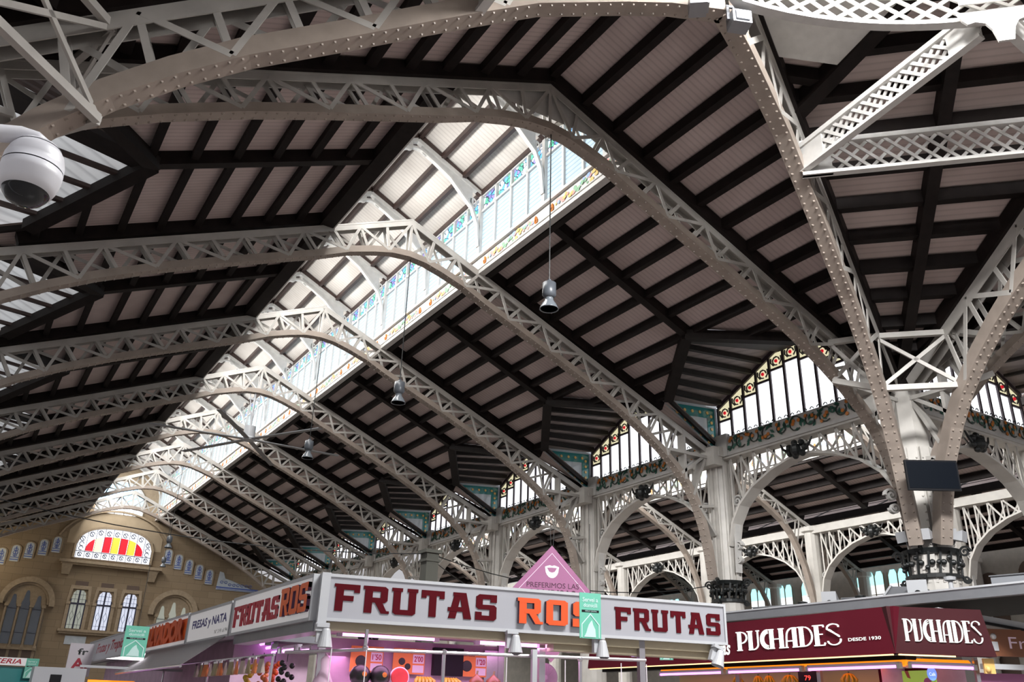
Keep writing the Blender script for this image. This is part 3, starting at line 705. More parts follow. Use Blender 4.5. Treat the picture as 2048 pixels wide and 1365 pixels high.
# great corner piers
def pier(loc, label, rz=0.):
    o = empty('great_pier', loc, rz, label, 'pier', 'great piers of the crossing')
    mb = MB(); mb.lathe([(.8, 0), (.8, .6), (.56, .75), (.50, 4.5)], seg=12); mb.build('base_shaft', M['column'], o)
    mb = MB()
    for a in (180, 205, 245, 270):
        d = Vector((math.cos(R(a)), math.sin(R(a)), 0)); mb.bar(d * .47 + Vector((0, 0, 4.3)), d * .42 + Vector((0, 0, 7.2)), .26, .05, d)
    mb.lathe([(.46, 4.3), (.4, 6.8), (.36, 9.0)], seg=8)
    mb.build('shaft', M['column'], o)
    mb = MB()
    for a in (180, 205, 245, 270):
        d = Vector((math.cos(R(a)), math.sin(R(a)), 0)); s = Vector((-d.y, d.x, 0))
        mb.rivets([d * .50 + Vector((0, 0, 4.4)), d * .46 + Vector((0, 0, 7))], s, d, (-.1, .1), .17)
    mb.build('rivet_rows', M['column'], o)['kind'] = 'stuff'
    collar(o, .47, 4.4, 5.0)
    mb = MB()
    for a in (162,):
        d = Vector((math.cos(R(a)), math.sin(R(a)), 0)); t = Vector((-d.y, d.x, 0)); scroll(mb, d * .78 + Vector((0, 0, 6.15)), .15, .1, t); scroll(mb, d * .74 + Vector((0, 0, 5.88)), .12, .1, t, flip=-1)
    mb.build('scroll_bracket', M['whiteb'], o)
    return o
PC = (W + .10, -.10, 0)
pier(PC, 'great white riveted pier with four ribs springing from its black collar')
pier((-PC[0], PC[1], 0), 'great white riveted pier on the left of the crossing', -math.pi / 2)
for k, (a, rr) in enumerate([(168, .62), (205, .66), (245, .66), (282, .62)]):
    d = Vector((math.cos(R(a)), math.sin(R(a)), 0)); f = empty('floodlight', (PC[0] + d.x * rr, PC[1] + d.y * rr, 5.25), R(a), 'small grey floodlight, %s from the left on the great pier collar' % ORD[k], 'floodlight', 'floodlights on the great pier')
    mb = MB(); mb.hexa([(-.12, -.17, -.06), (.1, -.14, -.12), (.1, .14, -.12), (-.12, .17, -.06), (-.1, -.17, .06), (.14, -.14, .1), (.14, .14, .1), (-.1, .17, .06)]); mb.build('housing', M['lgrey'], f)
    mb = MB(); mb.bar((-.1, -.13, .02), (-.2, -.13, -.2), .03, .02); mb.bar((-.1, .13, .02), (-.2, .13, -.2), .03, .02); mb.bar((-.2, -.13, -.2), (-.2, .13, -.2), .03, .02, (0, 0, 1)); mb.build('yoke', M['greymetal'], f)
for k, (p, rz2) in enumerate([(SPL[0], .9), (SPL[1], -.4)]):
    f = empty('floodlight', p, rz2, ['small grey spotlight clipped on the ring end, left one', 'small grey spotlight under the ring beside the rib top'][k], 'floodlight', 'spotlights on the ring')
    mb = MB(); mb.box(-.14, .14, -.12, .12, -.12, .1); mb.box(-.1, .1, -.15, -.12, -.09, .07); mb.build('housing', M['greymetal'], f); mb = MB(); mb.bar((-.16, 0, 0), (-.16, 0, .25), .04, .03); mb.bar((.16, 0, 0), (.16, 0, .25), .04, .03); mb.bar((-.18, 0, .24), (.18, 0, .24), .04, .03); mb.build('yoke', M['greymetal'], f)
# television on the pier

tv = empty('television', (8.62, -1.25, 5.9), R(-62 + 28), 'flat black television mounted high on the great pier', 'television')
mb = MB(); mb.box(-.52, .52, -.03, .03, 0, .62); mb.build('casing', M['black'], tv); mb = MB(); mb.box(-.49, .49, -.036, -.03, .04, .59); mb.build('screen', paint('tv_screen', (.004, .006, .010), .4, spec=.1), tv)
mb = MB(); mb.bar((0, .03, .3), (.55, 1.2, .3), .08, .08); mb.build('wall_arm', M['greymetal'], tv)

# ------------------------------------------------------------------ arcades with friezes and gabled windows
def arcade(L=6., mirror=1):
    o = empty('arcade_arch', (0, 0, 0), 0, None, 'arch', 'lattice arches between the columns')
    # built along local X from column to column
    bot = [(.35, 5.9), (.5, 6.5), (.8, 6.95), (1.3, 7.35), (2., 7.68), (2.6, 7.84), (3, 7.88), (3.4, 7.84), (4., 7.68), (4.7, 7.35), (5.2, 6.95), (5.5, 6.5), (5.65, 5.9)]
    n = (0, 1, 0)
    mb = MB(); mb.sweep([(.3, 0, 8.36), (5.7, 0, 8.36)], n, -.05, .05, -.2, .2); mb.box(.2, 5.8, -.22, -.18, 8.3, 8.6); mb.build('top_beam', M['column'], o)
    for y in (-.15, .15):
        pass
    mb = MB(); mb.sweep([(a, 0, b) for a, b in bot], n, -.03, .03, -.2, .2); mb.build('arch_rib', M['column'], o)
    mb = MB(); S = [.55, .95, 1.4, 1.9, 2.4, 3, 3.6, 4.1, 4.6, 5.05, 5.45]
    for a, b in zip(S, S[1:]):
        for y, (p, q) in ((-.14, ((a, 8.3), (b, interp(bot, b)))), (.14, ((a, interp(bot, a)), (b, 8.3)))):
            mb.bar((p[0], y, p[1]), (q[0], y, q[1]), .06, .02, n)
            mb.bar((a, y, 8.3), (a, y, interp(bot, a)), .055, .02, n)
    mb.build('lattice_web', M['column'], o)
    mb = MB(); mb.ball((3, -.34, 7.95), .15, 8, 0, 1.2)
    for k in range(7):
        a = k * 6.283 / 7; mb.ball((3 + .26 * math.cos(a), -.3, 7.98 + .17 * math.sin(a)), .09, 6)
    for s in (1, -1): mb.tube([(3 + s * .2, -.3, 7.9), (3 + s * .42, -.32, 8.05), (3 + s * .5, -.3, 8.2)], .05, 6, r1=.02)
    mb.build('crown_ornament', M['iron'], o)
    return o
ar = arcade(); ar['label'] = 'white lattice arch between the great pier and the first column'
ar.location = (XC, 6, 0); ar.rotation_euler = (0, 0, -math.pi / 2)
for i in range(1, 7): dup(ar, (XC, 6 * i + 6, 0), -math.pi / 2, 'white lattice arch beyond the %s column of the right row' % ORD[i - 1])
l, r = east((-XC, 0, 0), math.pi / 2); dup(ar, l, r, 'white lattice arch springing right from the great pier')

def dormer():
    """window wall in local XZ plane, X along 0..6, facing -Y (the nave)"""
    o = empty('gable_window', (0, 0, 0), 0, None, 'window', 'gabled windows over the arcade')
    z0 = 8.92; zs = 9.86; zp = 10.92; top = [(.24, zs), (2.46, zp), (3.54, zp), (5.86, zs)]
    def tz(x): return interp(top, x)
    fr = MB(); N = 11; xs = [.24 + (5.52) * k / N for k in range(N + 1)]
    for x in xs: fr.box(x - .035, x + .035, -.05, .05, z0, tz(x))
    fr.sweep([(a, 0, b) for a, b in top], (0, 1, 0), -.06, .06, -.06, .06); fr.box(.2, 5.8, -.04, .06, z0 - .03, z0 + .02)
    for a, b in zip(xs, xs[1:]):
        zc = min(tz(a), tz(b)) - .42; fr.box(a, b, -.04, .04, zc - .03, zc + .03)
    f = fr.build('mullions', paint('mullion_brown', (.07, .05, .06), .5), o)
    for a, b in zip(xs, xs[1:]):
        zc = min(tz(a), tz(b)) - .42
        p = MB(); p.poly([(a, 0, z0), (b, 0, z0), (b, 0, zc), (a, 0, zc)]); p.build('clear_pane', M['panes'], o)
        m_ = (a + b) / 2; p = MB(); p.poly([(a, 0, zc), (b, 0, zc), (b, 0, tz(b)), (a, 0, tz(a))]); q = p.build('stained_pane', M['oldglass'], o)
        s = MB(); s.tube([(m_ + .12 * math.cos(t), -.02, zc + .22 + .12 * math.sin(t)) for t in [i * .7 for i in range(8)]], .022, 4)
        for k in (1, -1): s.tube([(m_ + k * .1, -.02, zc + .1), (m_ + k * .18, -.02, zc + .2), (m_ + k * .17, -.02, zc + .33)], .02, 4)
        s.ball((m_, -.02, zc + .22), .05, 5, 1); s.build('scroll_tracery', [M['ink'], M['red']], q)
    return o
dw = dormer()
def fpanel():
    o = empty('tiled_frieze', (0, 0, 0), 0, None, 'frieze', 'orange tree friezes over the arcade')
    mb = MB(); mb.box(.25, 5.75, -.1, .1, 8.6, 8.9); mb.box(.1, .6, -.16, .14, 8.36, 9.0); mb.box(.2, 5.8, -.14, .12, 8.36, 8.46); b = mb.build('frieze_board', M['whiteb'], o)
    mb = MB(); mb.box(.4, 5.6, -.115, -.1, 8.44, 8.9); 
    v = MB(); orr = MB(); gr = MB(); rnd = random.Random(5)
    for k in range(11):
        x = .65 + k * .47; zc = 8.68; r = .19 if k % 2 else .15
        v.tube([(x + r * math.cos(t), -.125, zc + r * math.sin(t)) for t in [(1 if k % 2 else -1) * i * .6 + .6 for i in range(9)]], .018, 4)
        for q in range(3):
            a = rnd.uniform(-.2, .2), rnd.uniform(-.16, .16); orr.lathe([(.001, -.012), (.052, -.012), (.052, .0)], (x + a[0], -.125, zc + a[1]), 7, 0, (0, 1, 0))
        for q in range(8):
            a = rnd.uniform(-.24, .24), rnd.uniform(-.17, .17); th = rnd.random() * 6; dx, dz = math.cos(th) * .1, math.sin(th) * .1
            gr.poly([(x + a[0] - dx, -.122, zc + a[1] - dz), (x + a[0] + dz * .45, -.122, zc + a[1] - dx * .45), (x + a[0] + dx, -.122, zc + a[1] + dz), (x + a[0] - dz * .45, -.122, zc + a[1] + dx * .45)])
    v.build('vine', M['vine'], b); orr.build('oranges', M['orange'], b)['kind'] = 'stuff'; gr.build('leaves', M['green'], b)['kind'] = 'stuff'
    c = MB()
    for k in range(26): x = .35 + k * .21; c.tube([(x + .055 * math.cos(t), -.05, 8.95 + .06 * math.sin(t)) for t in (0, .8, 1.6, 2.4, 3.1)], .013, 4)
    c.build('cresting', M['iron'], o)['kind'] = 'stuff'
    return o
fp = fpanel()
def tilepanel(t):
    """triangular tiled cheek of the dormer, local: x into the nave (-), z"""
    o = empty('tiled_cheek', (0, 0, 0), 0, None, 'tile panel', 'triangular tiled panels beside the gabled windows')
    mb = MB(); P_ = [(-2.15, 0, zr(W - 2.05) + .03), (.1, 0, 8.5), (.1, 0, 9.98)]; mb.prism(P_, (0, 1, 0), .03); b = mb.build('tile_field', M['tile'], o)
    c = Vector((-.66, 0, 9.14)); g = MB(); od = MB(); y = -.02 if t > 0 else .05
    g1 = [(Vector(p) - c) * .84 + c for p in P_]; g2 = [(Vector(p) - c) * .45 + c for p in P_]
    for k in range(3):
        a, b_, c_, d_ = g1[k], g1[(k + 1) % 3], g2[(k + 1) % 3], g2[k]; g.poly([(p.x, y * .6 if t > 0 else .04, p.z) for p in (a, b_, c_, d_)])
        m1 = (a + d_) / 2; m2 = (b_ + c_) / 2
        for q in range(5): p = m1.lerp(m2, (q + .5) / 5); od.lathe([(.001, -.01), (.05, -.01), (.05, .01)], (p.x, y, p.z), 6, 0, (0, 1, 0))
    g.build('teal_border', M['teal'], b); od.build('orange_dots', M['gold'], b)['kind'] = 'stuff'
    return o
tp = tilepanel(1)
# north arcade: rotate so the window faces the nave (local -Y -> world -X)
first = True
def place_bay(i, lab, la=None):
    loc = (XC - .12, 6 * i + 6, 0); rz2 = -math.pi / 2
    if la == 'east': loc, rz2 = east((-XC + .12, 6 * i, 0), math.pi / 2)
    if la == 'left': loc = (-XC + .12, 6 * i, 0); rz2 = math.pi / 2
    global first
    if first: dw.location = loc; dw.rotation_euler = (0, 0, rz2); dw['label'] = 'gabled daylight window ' + lab; fp.location = loc; fp.rotation_euler = (0, 0, rz2); fp['label'] = 'orange tree frieze ' + lab; first = False
    else: dup(dw, loc, rz2, 'gabled daylight window ' + lab); dup(fp, loc, rz2, 'orange tree frieze ' + lab)
place_bay(0, 'between the great pier and the first column')
for i in range(1, 7): place_bay(i, 'beyond the %s column of the right row' % ORD[i - 1])
place_bay(0, 'right of the great pier at the picture edge', 'east')
for i in range(0, 3): place_bay(i, 'in the %s bay of the left side' % ORD[i], 'left')
for i in range(0, 7):
    y = 6 * i + 5.85
    lab = 'triangular tiled panel with teal border in the %s bay right of the nave' % ORD[i]
    if i == 0: tp.location = (W + .1, y, 0); tp['label'] = lab
    else: dup(tp, (W + .1, y, 0), 0, lab)
l, r = east((-W - .1, .15, 0)); t2 = dup(tp, l, r + math.pi, 'teal bordered tiled panel at the right picture edge')

# ------------------------------------------------------------------ second and third naves on the right
H2 = 5.73; HT2 = 11.35; K2 = .44
def zt2(x): return HT2 - K2 * abs(x)
BOT2 = [(0, 10.55), (.6, 10.5), (1.4, 10.2), (2.23, 9.8), (3.2, 9.3), (3.94, 8.85), (4.4, 8.4), (4.75, 7.85), (5.05, 7.2), (5.25, 6.5), (5.45, 5.6)]
CX2, CX3 = 15.6, 27.0
t2 = empty('roof_truss', (CX2, 6, 0), 0, 'white lattice truss of the second nave ending behind the great pier', 'roof truss', 'lattice trusses of the side naves')
lattice(t2, zt2, BOT2, .25, .62, 0, 5.0, rivets=False, wid=.22, yoff=.09, barw=.06)
for i in range(2, 8): dup(t2, (CX2, 6 * i, 0), 0, '%s white lattice truss of the second nave beyond the arcade' % ORD[i - 1])
for i in range(2, 6): dup(t2, (CX3, 6 * i, 0), 0, '%s white lattice truss of the third nave by the far wall' % ORD[i - 2])
def side_roof(cx, L, y0=0., mon=True):
    o = empty('ceiling', (cx, y0, 0), 0, None, None, None, 'structure')
    HE_ = H2 - .36
    for sg in (1, -1):
        x0 = 2.3 if mon else 0; zz = lambda x: zt2(x) + .3
        mb = MB(); mb.poly([(sg * x0, 0, zz(x0)), (sg * HE_, 0, zz(HE_)), (sg * HE_, L, zz(HE_)), (sg * x0, L, zz(x0))], 0, [(0, 0), (0, 3), (L, 3), (L, 0)]); mb.build('board_panel', M['roof'], o)
        x = x0 + .05
        while x < HE_:
            pm = MB(); pm.box(sg * x - .07, sg * x + .07, 0, L, zz(x) - .26, zz(x) - .01); pm.build('purlin', M['timber'], o); x += .66
        for j in range(int(L / 3) + 1):
            pm = MB(); pm.bar((sg * x0, 3 * j, zz(x0) - .16), (sg * (HE_ - .1), 3 * j, zz(HE_ - .1) - .16), .22, .3, (0, 0, 1)); pm.build('rafter', M['timber'], o)
    return o
side_roof(CX2, 42.); side_roof(CX3, 42., 0, False)
zc2 = zt2(2.3) + .2
w2 = mon_window(1, 5, 0, 2.3, zc2 - .1, zc2 + .7, zc2 + 1.6, zc2 + 2.0); w2.location = (CX2, 3, 0); w2['label'] = 'first clerestory window of the second nave counting from the great pier'
for j in range(2, 12): dup(w2, (CX2, 3 * j, 0), 0, '%s clerestory window of the second nave counting from the great pier' % ORD[j - 1])
mb = MB(); mb.poly([(-2.3, 0, 0), (-2.3, 0, zc2 + 2), (-2.3, 40, zc2 + 2), (-2.3, 40, 0)]) if False else None
mr2 = MB(); mr2.poly([(CX2 - 2.4, 0, zc2 + 1.9), (CX2, 0, zc2 + 2.9), (CX2, 42, zc2 + 2.9), (CX2 - 2.4, 42, zc2 + 1.9)], 0, [(0, 0), (0, 2), (42, 2), (42, 0)]); mr2.poly([(CX2, 0, zc2 + 2.9), (CX2 + 2.4, 0, zc2 + 1.9), (CX2 + 2.4, 42, zc2 + 1.9), (CX2, 42, zc2 + 2.9)], 0, [(0, 0), (0, 2), (42, 2), (42, 0)])
struct(mr2.build('ceiling', M['cream']))
mb = MB(); mb.poly([(CX2 - 2.3, 0, zc2 - .1), (CX2 - 2.3, 42, zc2 - .1), (CX2 - 2.3, 42, zc2 + 2), (CX2 - 2.3, 0, zc2 + 2)]); struct(mb.build('window_30', glow('side_monitor_glass', (.9, .95, 1), 5., (.5, .5, .5), True)))
def slim_column():
    o = empty('column', (0, 0, 0), 0, None, 'column', 'slim white columns of the side naves')
    mb = MB(); mb.lathe([(.45, 0), (.45, .5), (.36, .6), (.33, 4.4), (.38, 4.5), (.38, 4.8), (.3, 4.9), (.29, 8.6), (.4, 8.66), (.4, 8.85)], seg=12); mb.build('shaft', M['column'], o)
    for sy in (1, -1):
        mb = MB(); scroll(mb, (0, sy * .46, 6.9), .14, .1, (1, 0, 0)); scroll(mb, (0, sy * .42, 5.8), .12, .1, (1, 0, 0)); mb.sweep([(0, sy * .36, 5.2), (0, sy * .38, 6.3), (0, sy * .46, 6.8)], (1, 0, 0), -.03, .03, -.08, .08); mb.build('scroll_bracket', M['whiteb'], o)
    return o
XR2 = 21.33
sc = slim_column(); sc.location = (XR2, 6, 0); sc['label'] = 'slim white column right behind the great pier'
for i in range(2, 8): dup(sc, (XR2, 6 * i, 0), 0, '%s slim white column of the inner row behind the maroon stall' % ORD[i - 2])
for i in range(0, 7): dup(ar, (XR2, 6 * i + 6, .25), -math.pi / 2, '%s lattice arch of the inner row beyond the second nave' % ORD[i])
for i in range(2, 6): dup(sc, (32.6, 6 * i, 0), 0, '%s slim column against the outer side wall' % ORD[i - 2])

# ------------------------------------------------------------------ walls
YF = 45.46
mb = MB(); mb.poly([(-60, -50, 0), (60, -50, 0), (60, 60, 0), (-60, 60, 0)]); struct(mb.build('floor', M['floor']))
mb = MB()
mb.poly([(-34, YF, 0), (34, YF, 0), (34, YF, 9), (W, YF, 9), (2.04, YF, zr(2.04) - .05), (-2.04, YF, zr(2.04) - .05), (-W, YF, 9), (-34, YF, 9)])
struct(mb.build('wall_north', M['stone']))
# pale plaster bow above the rose window and monitor end
mb = MB(); mb.poly([(a, YF - .03, b) for a, b in [(-2.62, 10.0)] + arc(0, 9.6, 2.95, 152, 28, 12, 2.45) + [(2.62, 10.0)]]); struct(mb.build('wall_bow', paint('sand_plaster', (.47, .37, .25), .85, .12, 2)))
mb = MB(); mb.sweep([(a, YF - .1, b) for a, b in arc(0, 9.45, 3.3, 160, 20, 14, 2.65)], (0, 1, 0), -.05, .05, -.08, .08); struct(mb.build('trim_1', M['stone2']))
mb = MB(); mb.poly([(-2.2, YF, zr(2.04) - .05), (2.2, YF, zr(2.04) - .05), (2.2, YF, ZW + .2), (0, YF, ZRD + .2), (-2.2, YF, ZW + .2)]); struct(mb.build('wall_monitor_north', M['stone2']))
# fan window in the monitor end
o = empty('window_1', (0, YF - .06, 12.6), 0, None, None, None, 'structure'); 
mb = MB(); mb.poly([(a, 0, b) for a, b in arc(-.2, 0, 1.35, 0, 180, 16, 1.3)]); mb.build('pane', glow('sky_pane', (.35, .68, 1.), 1.1), o)
mb = MB(); mb.poly([(-1.55, 0, -.65), (1.15, 0, -.65), (1.15, 0, -.12), (-1.55, 0, -.12)]); mb.build('pane', M['pane'], o)
mb = MB(); mb.sweep([(a, -.03, b) for a, b in arc(-.2, 0, 1.38, 0, 180, 16, 1.33)], (0, 1, 0), -.05, .05, -.04, .04)
for k in range(5): mb.bar((-.2, -.03, 0), (-.2 + 1.35 * math.cos(R(30 * k + 30)), -.03, 1.3 * math.sin(R(30 * k + 30))), .05, .04)
mb.bar((-1.6, -.03, -.06), (1.2, -.03, -.06), .12, .06)
for k in range(6): mb.bar((-1.5 + .53 * k, -.03, -.65), (-1.5 + .53 * k, -.03, -.1), .05, .04)
mb.build('frame', M['whiteb'], o)
# wide stained-glass arch
o = empty('window_2', (0, YF - .1, 9.2), 0, None, None, None, 'structure')
def archz(x, hw, h, s=.72): return s + (h - s) * (1 - (abs(x) / hw) ** 2.6) ** .5 if abs(x) < hw else s
mb = MB(); N = 24; hw = 2.08; pts = [(-hw + 2 * hw * i / N, archz(-hw + 2 * hw * i / N, hw, 1.82, .75)) for i in range(N + 1)]
mb.poly([(-hw, 0, 0), (hw, 0, 0)] + [(a, 0, b) for a, b in reversed(pts)]); tq = mb.build('tracery_pane', M['tracery'], o)
cols = ['red', 'pale', 'red', 'yel', 'red', 'yel', 'red']; 
for k, cn in enumerate(cols):
    x0 = -1.6 + k * 3.2 / 7; x1 = x0 + 3.2 / 7 - .03; f = lambda x: .42 + .93 * (1 - min(1, abs(x) / 1.62) ** 2.8) ** .5
    q = [(x0, -.012, .42), (x1, -.012, .42)] + [(x1 + (x0 - x1) * t / 5, -.012, f(x1 + (x0 - x1) * t / 5)) for t in range(6)]
    mb = MB(); mb.poly(q); mb.build('coloured_pane', M[cn], o)
mb = MB()
for k in range(10): x = -1.85 + k * .457 - .19; mb.bar((x, -.02, 0), (x, -.02, archz(x, hw, 1.82, .75)), .02, .02)
mb.bar((-hw, -.02, .38), (hw, -.02, .38), .03, .02)
for k in range(9):
    x = -1.83 + k * .457
    for (zz, rr) in ((.2, .11), (min(archz(x, hw, 1.82, .75), 1.75) - .22, .13)):
        mb.tube([(x + rr * math.cos(t), -.02, zz + rr * math.sin(t)) for t in [i * .75 for i in range(8)]], .022, 4); mb.bar((x - .1, -.02, zz + .1), (x + .1, -.02, zz - .1), .03, .02)
for s in (-1, 1):
    for zz in (.55, .8): mb.tube([(s * 1.83 + .12 * math.cos(t), -.02, zz + .12 * math.sin(t)) for t in [i * .75 for i in range(8)]], .02, 4)
mb.build('lead_tracery', M['ink'], o)
mb = MB(); mb.sweep([(-hw - .06, 0, -.02), (-hw - .06, 0, .7)] + [(a * 1.03, 0, b + .05) for a, b in pts] + [(hw + .06, 0, .7), (hw + .06, 0, -.02)], (0, 1, 0), -.06, .06, -.08, .1); mb.build('frame', M['stone2'], o)
mb = MB(); mb.box(-2.8, 2.8, YF - .5, YF, 8.86, 9.02); mb.box(-2.7, 2.7, YF - .38, YF, 8.76, 8.86)
for s in (-2.35, 2.35): mb.hexa([(s - .2, YF - .2, 8.2), (s + .2, YF - .2, 8.2), (s + .2, YF, 8.2), (s - .2, YF, 8.2), (s - .28, YF - .42, 8.76), (s + .28, YF - .42, 8.76), (s + .28, YF, 8.76), (s - .28, YF, 8.76)])
struct(mb.build('trim_2', M['stone2']))
# blue and white tile panels climbing the gable
def tile_arch(x, z, k, sd):
    o = empty('tile_plaque', (x, YF - .02, z), 0, '%s blue and white arched tile plaque %s of the stained arch' % (ORD[k], sd), 'tile plaque', 'arched tile plaques on the end wall')
    mb = MB(); pl = [(-.21, -.9), (.21, -.9), (.21, -.2)] + arc(0, -.2, .21, 20, 160, 6) + [(-.21, -.2)]; mb.prism([(a, 0, b) for a, b in pl], (0, -1, 0), .03); b = mb.build('plaque', M['tile'], o)
    mb = MB(); mb.bar((0, -.035, -.62), (0, -.035, -.08), .05, .01)
    for zz, r in ((-.25, .1), (-.42, .12), (-.56, .09)): mb.tube([(r * math.cos(t), -.035, zz + r * .8 * math.sin(t)) for t in [i * .8 for i in range(9)]], .02, 4)
    mb.bar((-.2, -.035, -.68), (.2, -.035, -.68), .04, .01); mb.bar((-.2, -.035, -.8), (.2, -.035, -.8), .05, .01); mb.build('blue_pattern', M['bluetile'], b)
    mb = MB(); mb.sweep([(-.25, 0, -.9)] + [(a * 1.2, 0, b) for a, b in arc(0, -.2, .22, 180, 0, 8)] + [(.25, 0, -.9)], (0, 1, 0), -.02, .03, -.05, 0); mb.build('stone_surround', M['stone2'], o)
for sd, s in (('right', 1), ('left', -1)):
    for k in range(5 if s > 0 else 7):
        x = 3.1 + .66 * k; tile_arch(s * x, 10.25 - .36 * (x - 3.1), k, sd)
for s, sd in ((1, 'right'), (-1, 'left')):
    o = empty('tile_plaque', (0, YF - .02, 0), 0, 'large triangular blue and white tile panel at the %s foot of the gable' % sd, 'tile plaque')
    mb = MB(); q = [(6.25, 8.15), (9.0, 8.15), (7.2, 8.75), (6.75, 8.85), (6.6, 9.2), (6.35, 9.25)]; mb.prism([(s * a, 0, b) for a, b in q], (0, -s, 0) if s > 0 else (0, -1, 0), .03); mb.build('plaque', M['tile'], o)
    mb = MB(); mb.bar((s * 6.25, -.04, 8.3), (s * 8.9, -.04, 8.3), .08, .01); mb.bar((s * 6.3, -.04, 8.2), (s * 9, -.04, 8.2), .03, .01)
    for k in range(8): mb.tube([(s * (6.55 + .26 * k + .1 * math.cos(t)), -.04, 8.5 + .07 * math.sin(t) + (.12 if k < 2 else 0)) for t in [i * .8 for i in range(8)]], .02, 4)
    mb.build('blue_pattern', M['bluetile'], o)
# three small leaded windows
for k, x in enumerate((-1.33, .05, 1.45)):
    o = empty('window_%d' % (3 + k), (x, YF - .02, 5.3), 0, None, None, None, 'structure')
    q = [(-.38, 0), (.38, 0), (.38, 1.55), (.32, 1.95), (.18, 2.1), (-.18, 2.1), (-.32, 1.95), (-.38, 1.55)]
    mb = MB(); mb.poly([(a, -.01, b) for a, b in q]); mb.build('pane', M['glassl'] if k else M['glassg'], o)
    mb = MB()
    mb.bar((0, -.04, 0), (0, -.04, 2.1), .09, .06); mb.bar((-.4, -.04, 1.35), (.4, -.04, 1.35), .1, .08); mb.bar((-.39, -.04, 0), (-.39, -.04, 1.6), .06, .05); mb.bar((.39, -.04, 0), (.39, -.04, 1.6), .06, .05)
    for s in (-1, 1):
        mb.bar((s * .2, -.04, 0), (s * .2, -.04, .45), .015, .02); mb.bar((s * .2, -.04, .95), (s * .2, -.04, 1.3), .015, .02)
        for a, b in (((.2, .45), (.09, .7)), ((.09, .7), (.2, .95)), ((.2, .95), (.31, .7)), ((.31, .7), (.2, .45))): mb.bar((s * a[0], -.04, a[1]), (s * b[0], -.04, b[1]), .015, .02)
        mb.bar((s * .2, -.04, 1.4), (s * .2, -.04, 2.05), .015, .02)
    mb.bar((-.38, -.04, .2), (.38, -.04, .2), .015, .02); mb.bar((-.38, -.04, 1.6), (.38, -.04, 1.6), .015, .02); mb.bar((-.36, -.04, 1.85), (.36, -.04, 1.85), .015, .02); mb.build('muntins', M['ink'], o)
    mb = MB(); mb.box(-.6, -.42, -.12, .02, -.1, 1.3); mb.box(.42, .6, -.12, .02, -.1, 1.3); mb.box(-.62, -.4, -.16, .02, 1.3, 1.45); mb.box(.4, .62, -.16, .02, 1.3, 1.45)
    mb.prism([(-.5, 0, 1.45), (-.4, 0, 2.15), (.4, 0, 2.15), (.5, 0, 1.45), (.62, 0, 1.45), (.55, 0, 2.35), (-.55, 0, 2.35), (-.62, 0, 1.45)], (0, -1, 0), .1); mb.build('carved_surround', M['stone2'], o)
    mb = MB(); mb.box(-.34, .34, -.06, .0, 2.2, 2.6); mb.build('head_grille', M['stone3'], o)
mb = MB(); mb.box(-2.1, 2.2, YF - .3, YF, 5.12, 5.25); mb.box(-2.0, 2.1, YF - .2, YF, 5.0, 5.12); struct(mb.build('trim_3', M['stone2']))
# two large round-headed windows
def big_window(cx, nm, glass):
    o = empty(nm, (cx, YF - .02, 3.4), 0, None, None, None, 'structure')
    mb = MB(); mb.poly([(-1., -.01, 0), (1., -.01, 0), (1., -.01, 3.1)] + [(a, -.01, b) for a, b in arc(0, 3.1, 1., 10, 170, 12)] + [(-1., -.01, 3.1)]); mb.build('pane', M['stone2'], o)
    for k in (-1, 0, 1):
        x = k * .62; h = 3.75 if k == 0 else 3.5; q = [(-.23, .9), (.23, .9), (.23, h - .75), (.15, h - .5), (.09, h - .1), (.05, h), (-.05, h), (-.09, h - .1), (-.15, h - .5), (-.23, h - .75)]
        mb = MB(); mb.poly([(x + a, -.03, b) for a, b in q]); mb.build('lancet_pane', glass, o)
        mb = MB(); mb.poly([(x - .24, -.03, 0), (x + .24, -.03, 0), (x + .24, -.03, .6), (x + .12, -.03, .68), (x - .12, -.03, .68), (x - .24, -.03, .6)]); mb.build('lower_pane', M['stone3'], o)
        mb = MB(); mb.bar((x - .23, -.05, 2.75), (x + .23, -.05, 2.75), .03, .02); mb.bar((x - .23, -.05, 1.5), (x + .23, -.05, 1.5), .03, .02); mb.build('glazing_bar', M['ink'], o)
    mb = MB()
    for x in (-.93, -.31, .31, .93): mb.tube([(x, -.1, .8), (x, -.1, 2.85)], .055, 8); mb.box(x - .1, x + .1, -.2, 0, 2.85, 3.0); mb.box(x - .09, x + .09, -.18, 0, .7, .85)
    mb.box(-1.05, 1.05, -.16, 0, .62, .76); mb.build('colonnettes', M['stone2'], o)
    mb = MB(); mb.sweep([(a, 0, b) for a, b in arc(0, 3.05, 1.28, -4, 184, 20)], (0, 1, 0), -.14, .14, -.3, 0); mb.sweep([(a, 0, b) for a, b in arc(0, 3.05, 1.08, 0, 180, 20)], (0, 1, 0), -.05, .06, -.14, 0); mb.build('hood_mould', M['stone2'], o)
    return o
big_window(-3.95, 'window_6', M['darkglass']); big_window(3.95, 'window_7', M['glassg'])
mb = MB(); mb.box(-1.6, -.5, YF - .04, YF, 4.45, 4.9); struct(mb.build('trim_4', M['tile']))
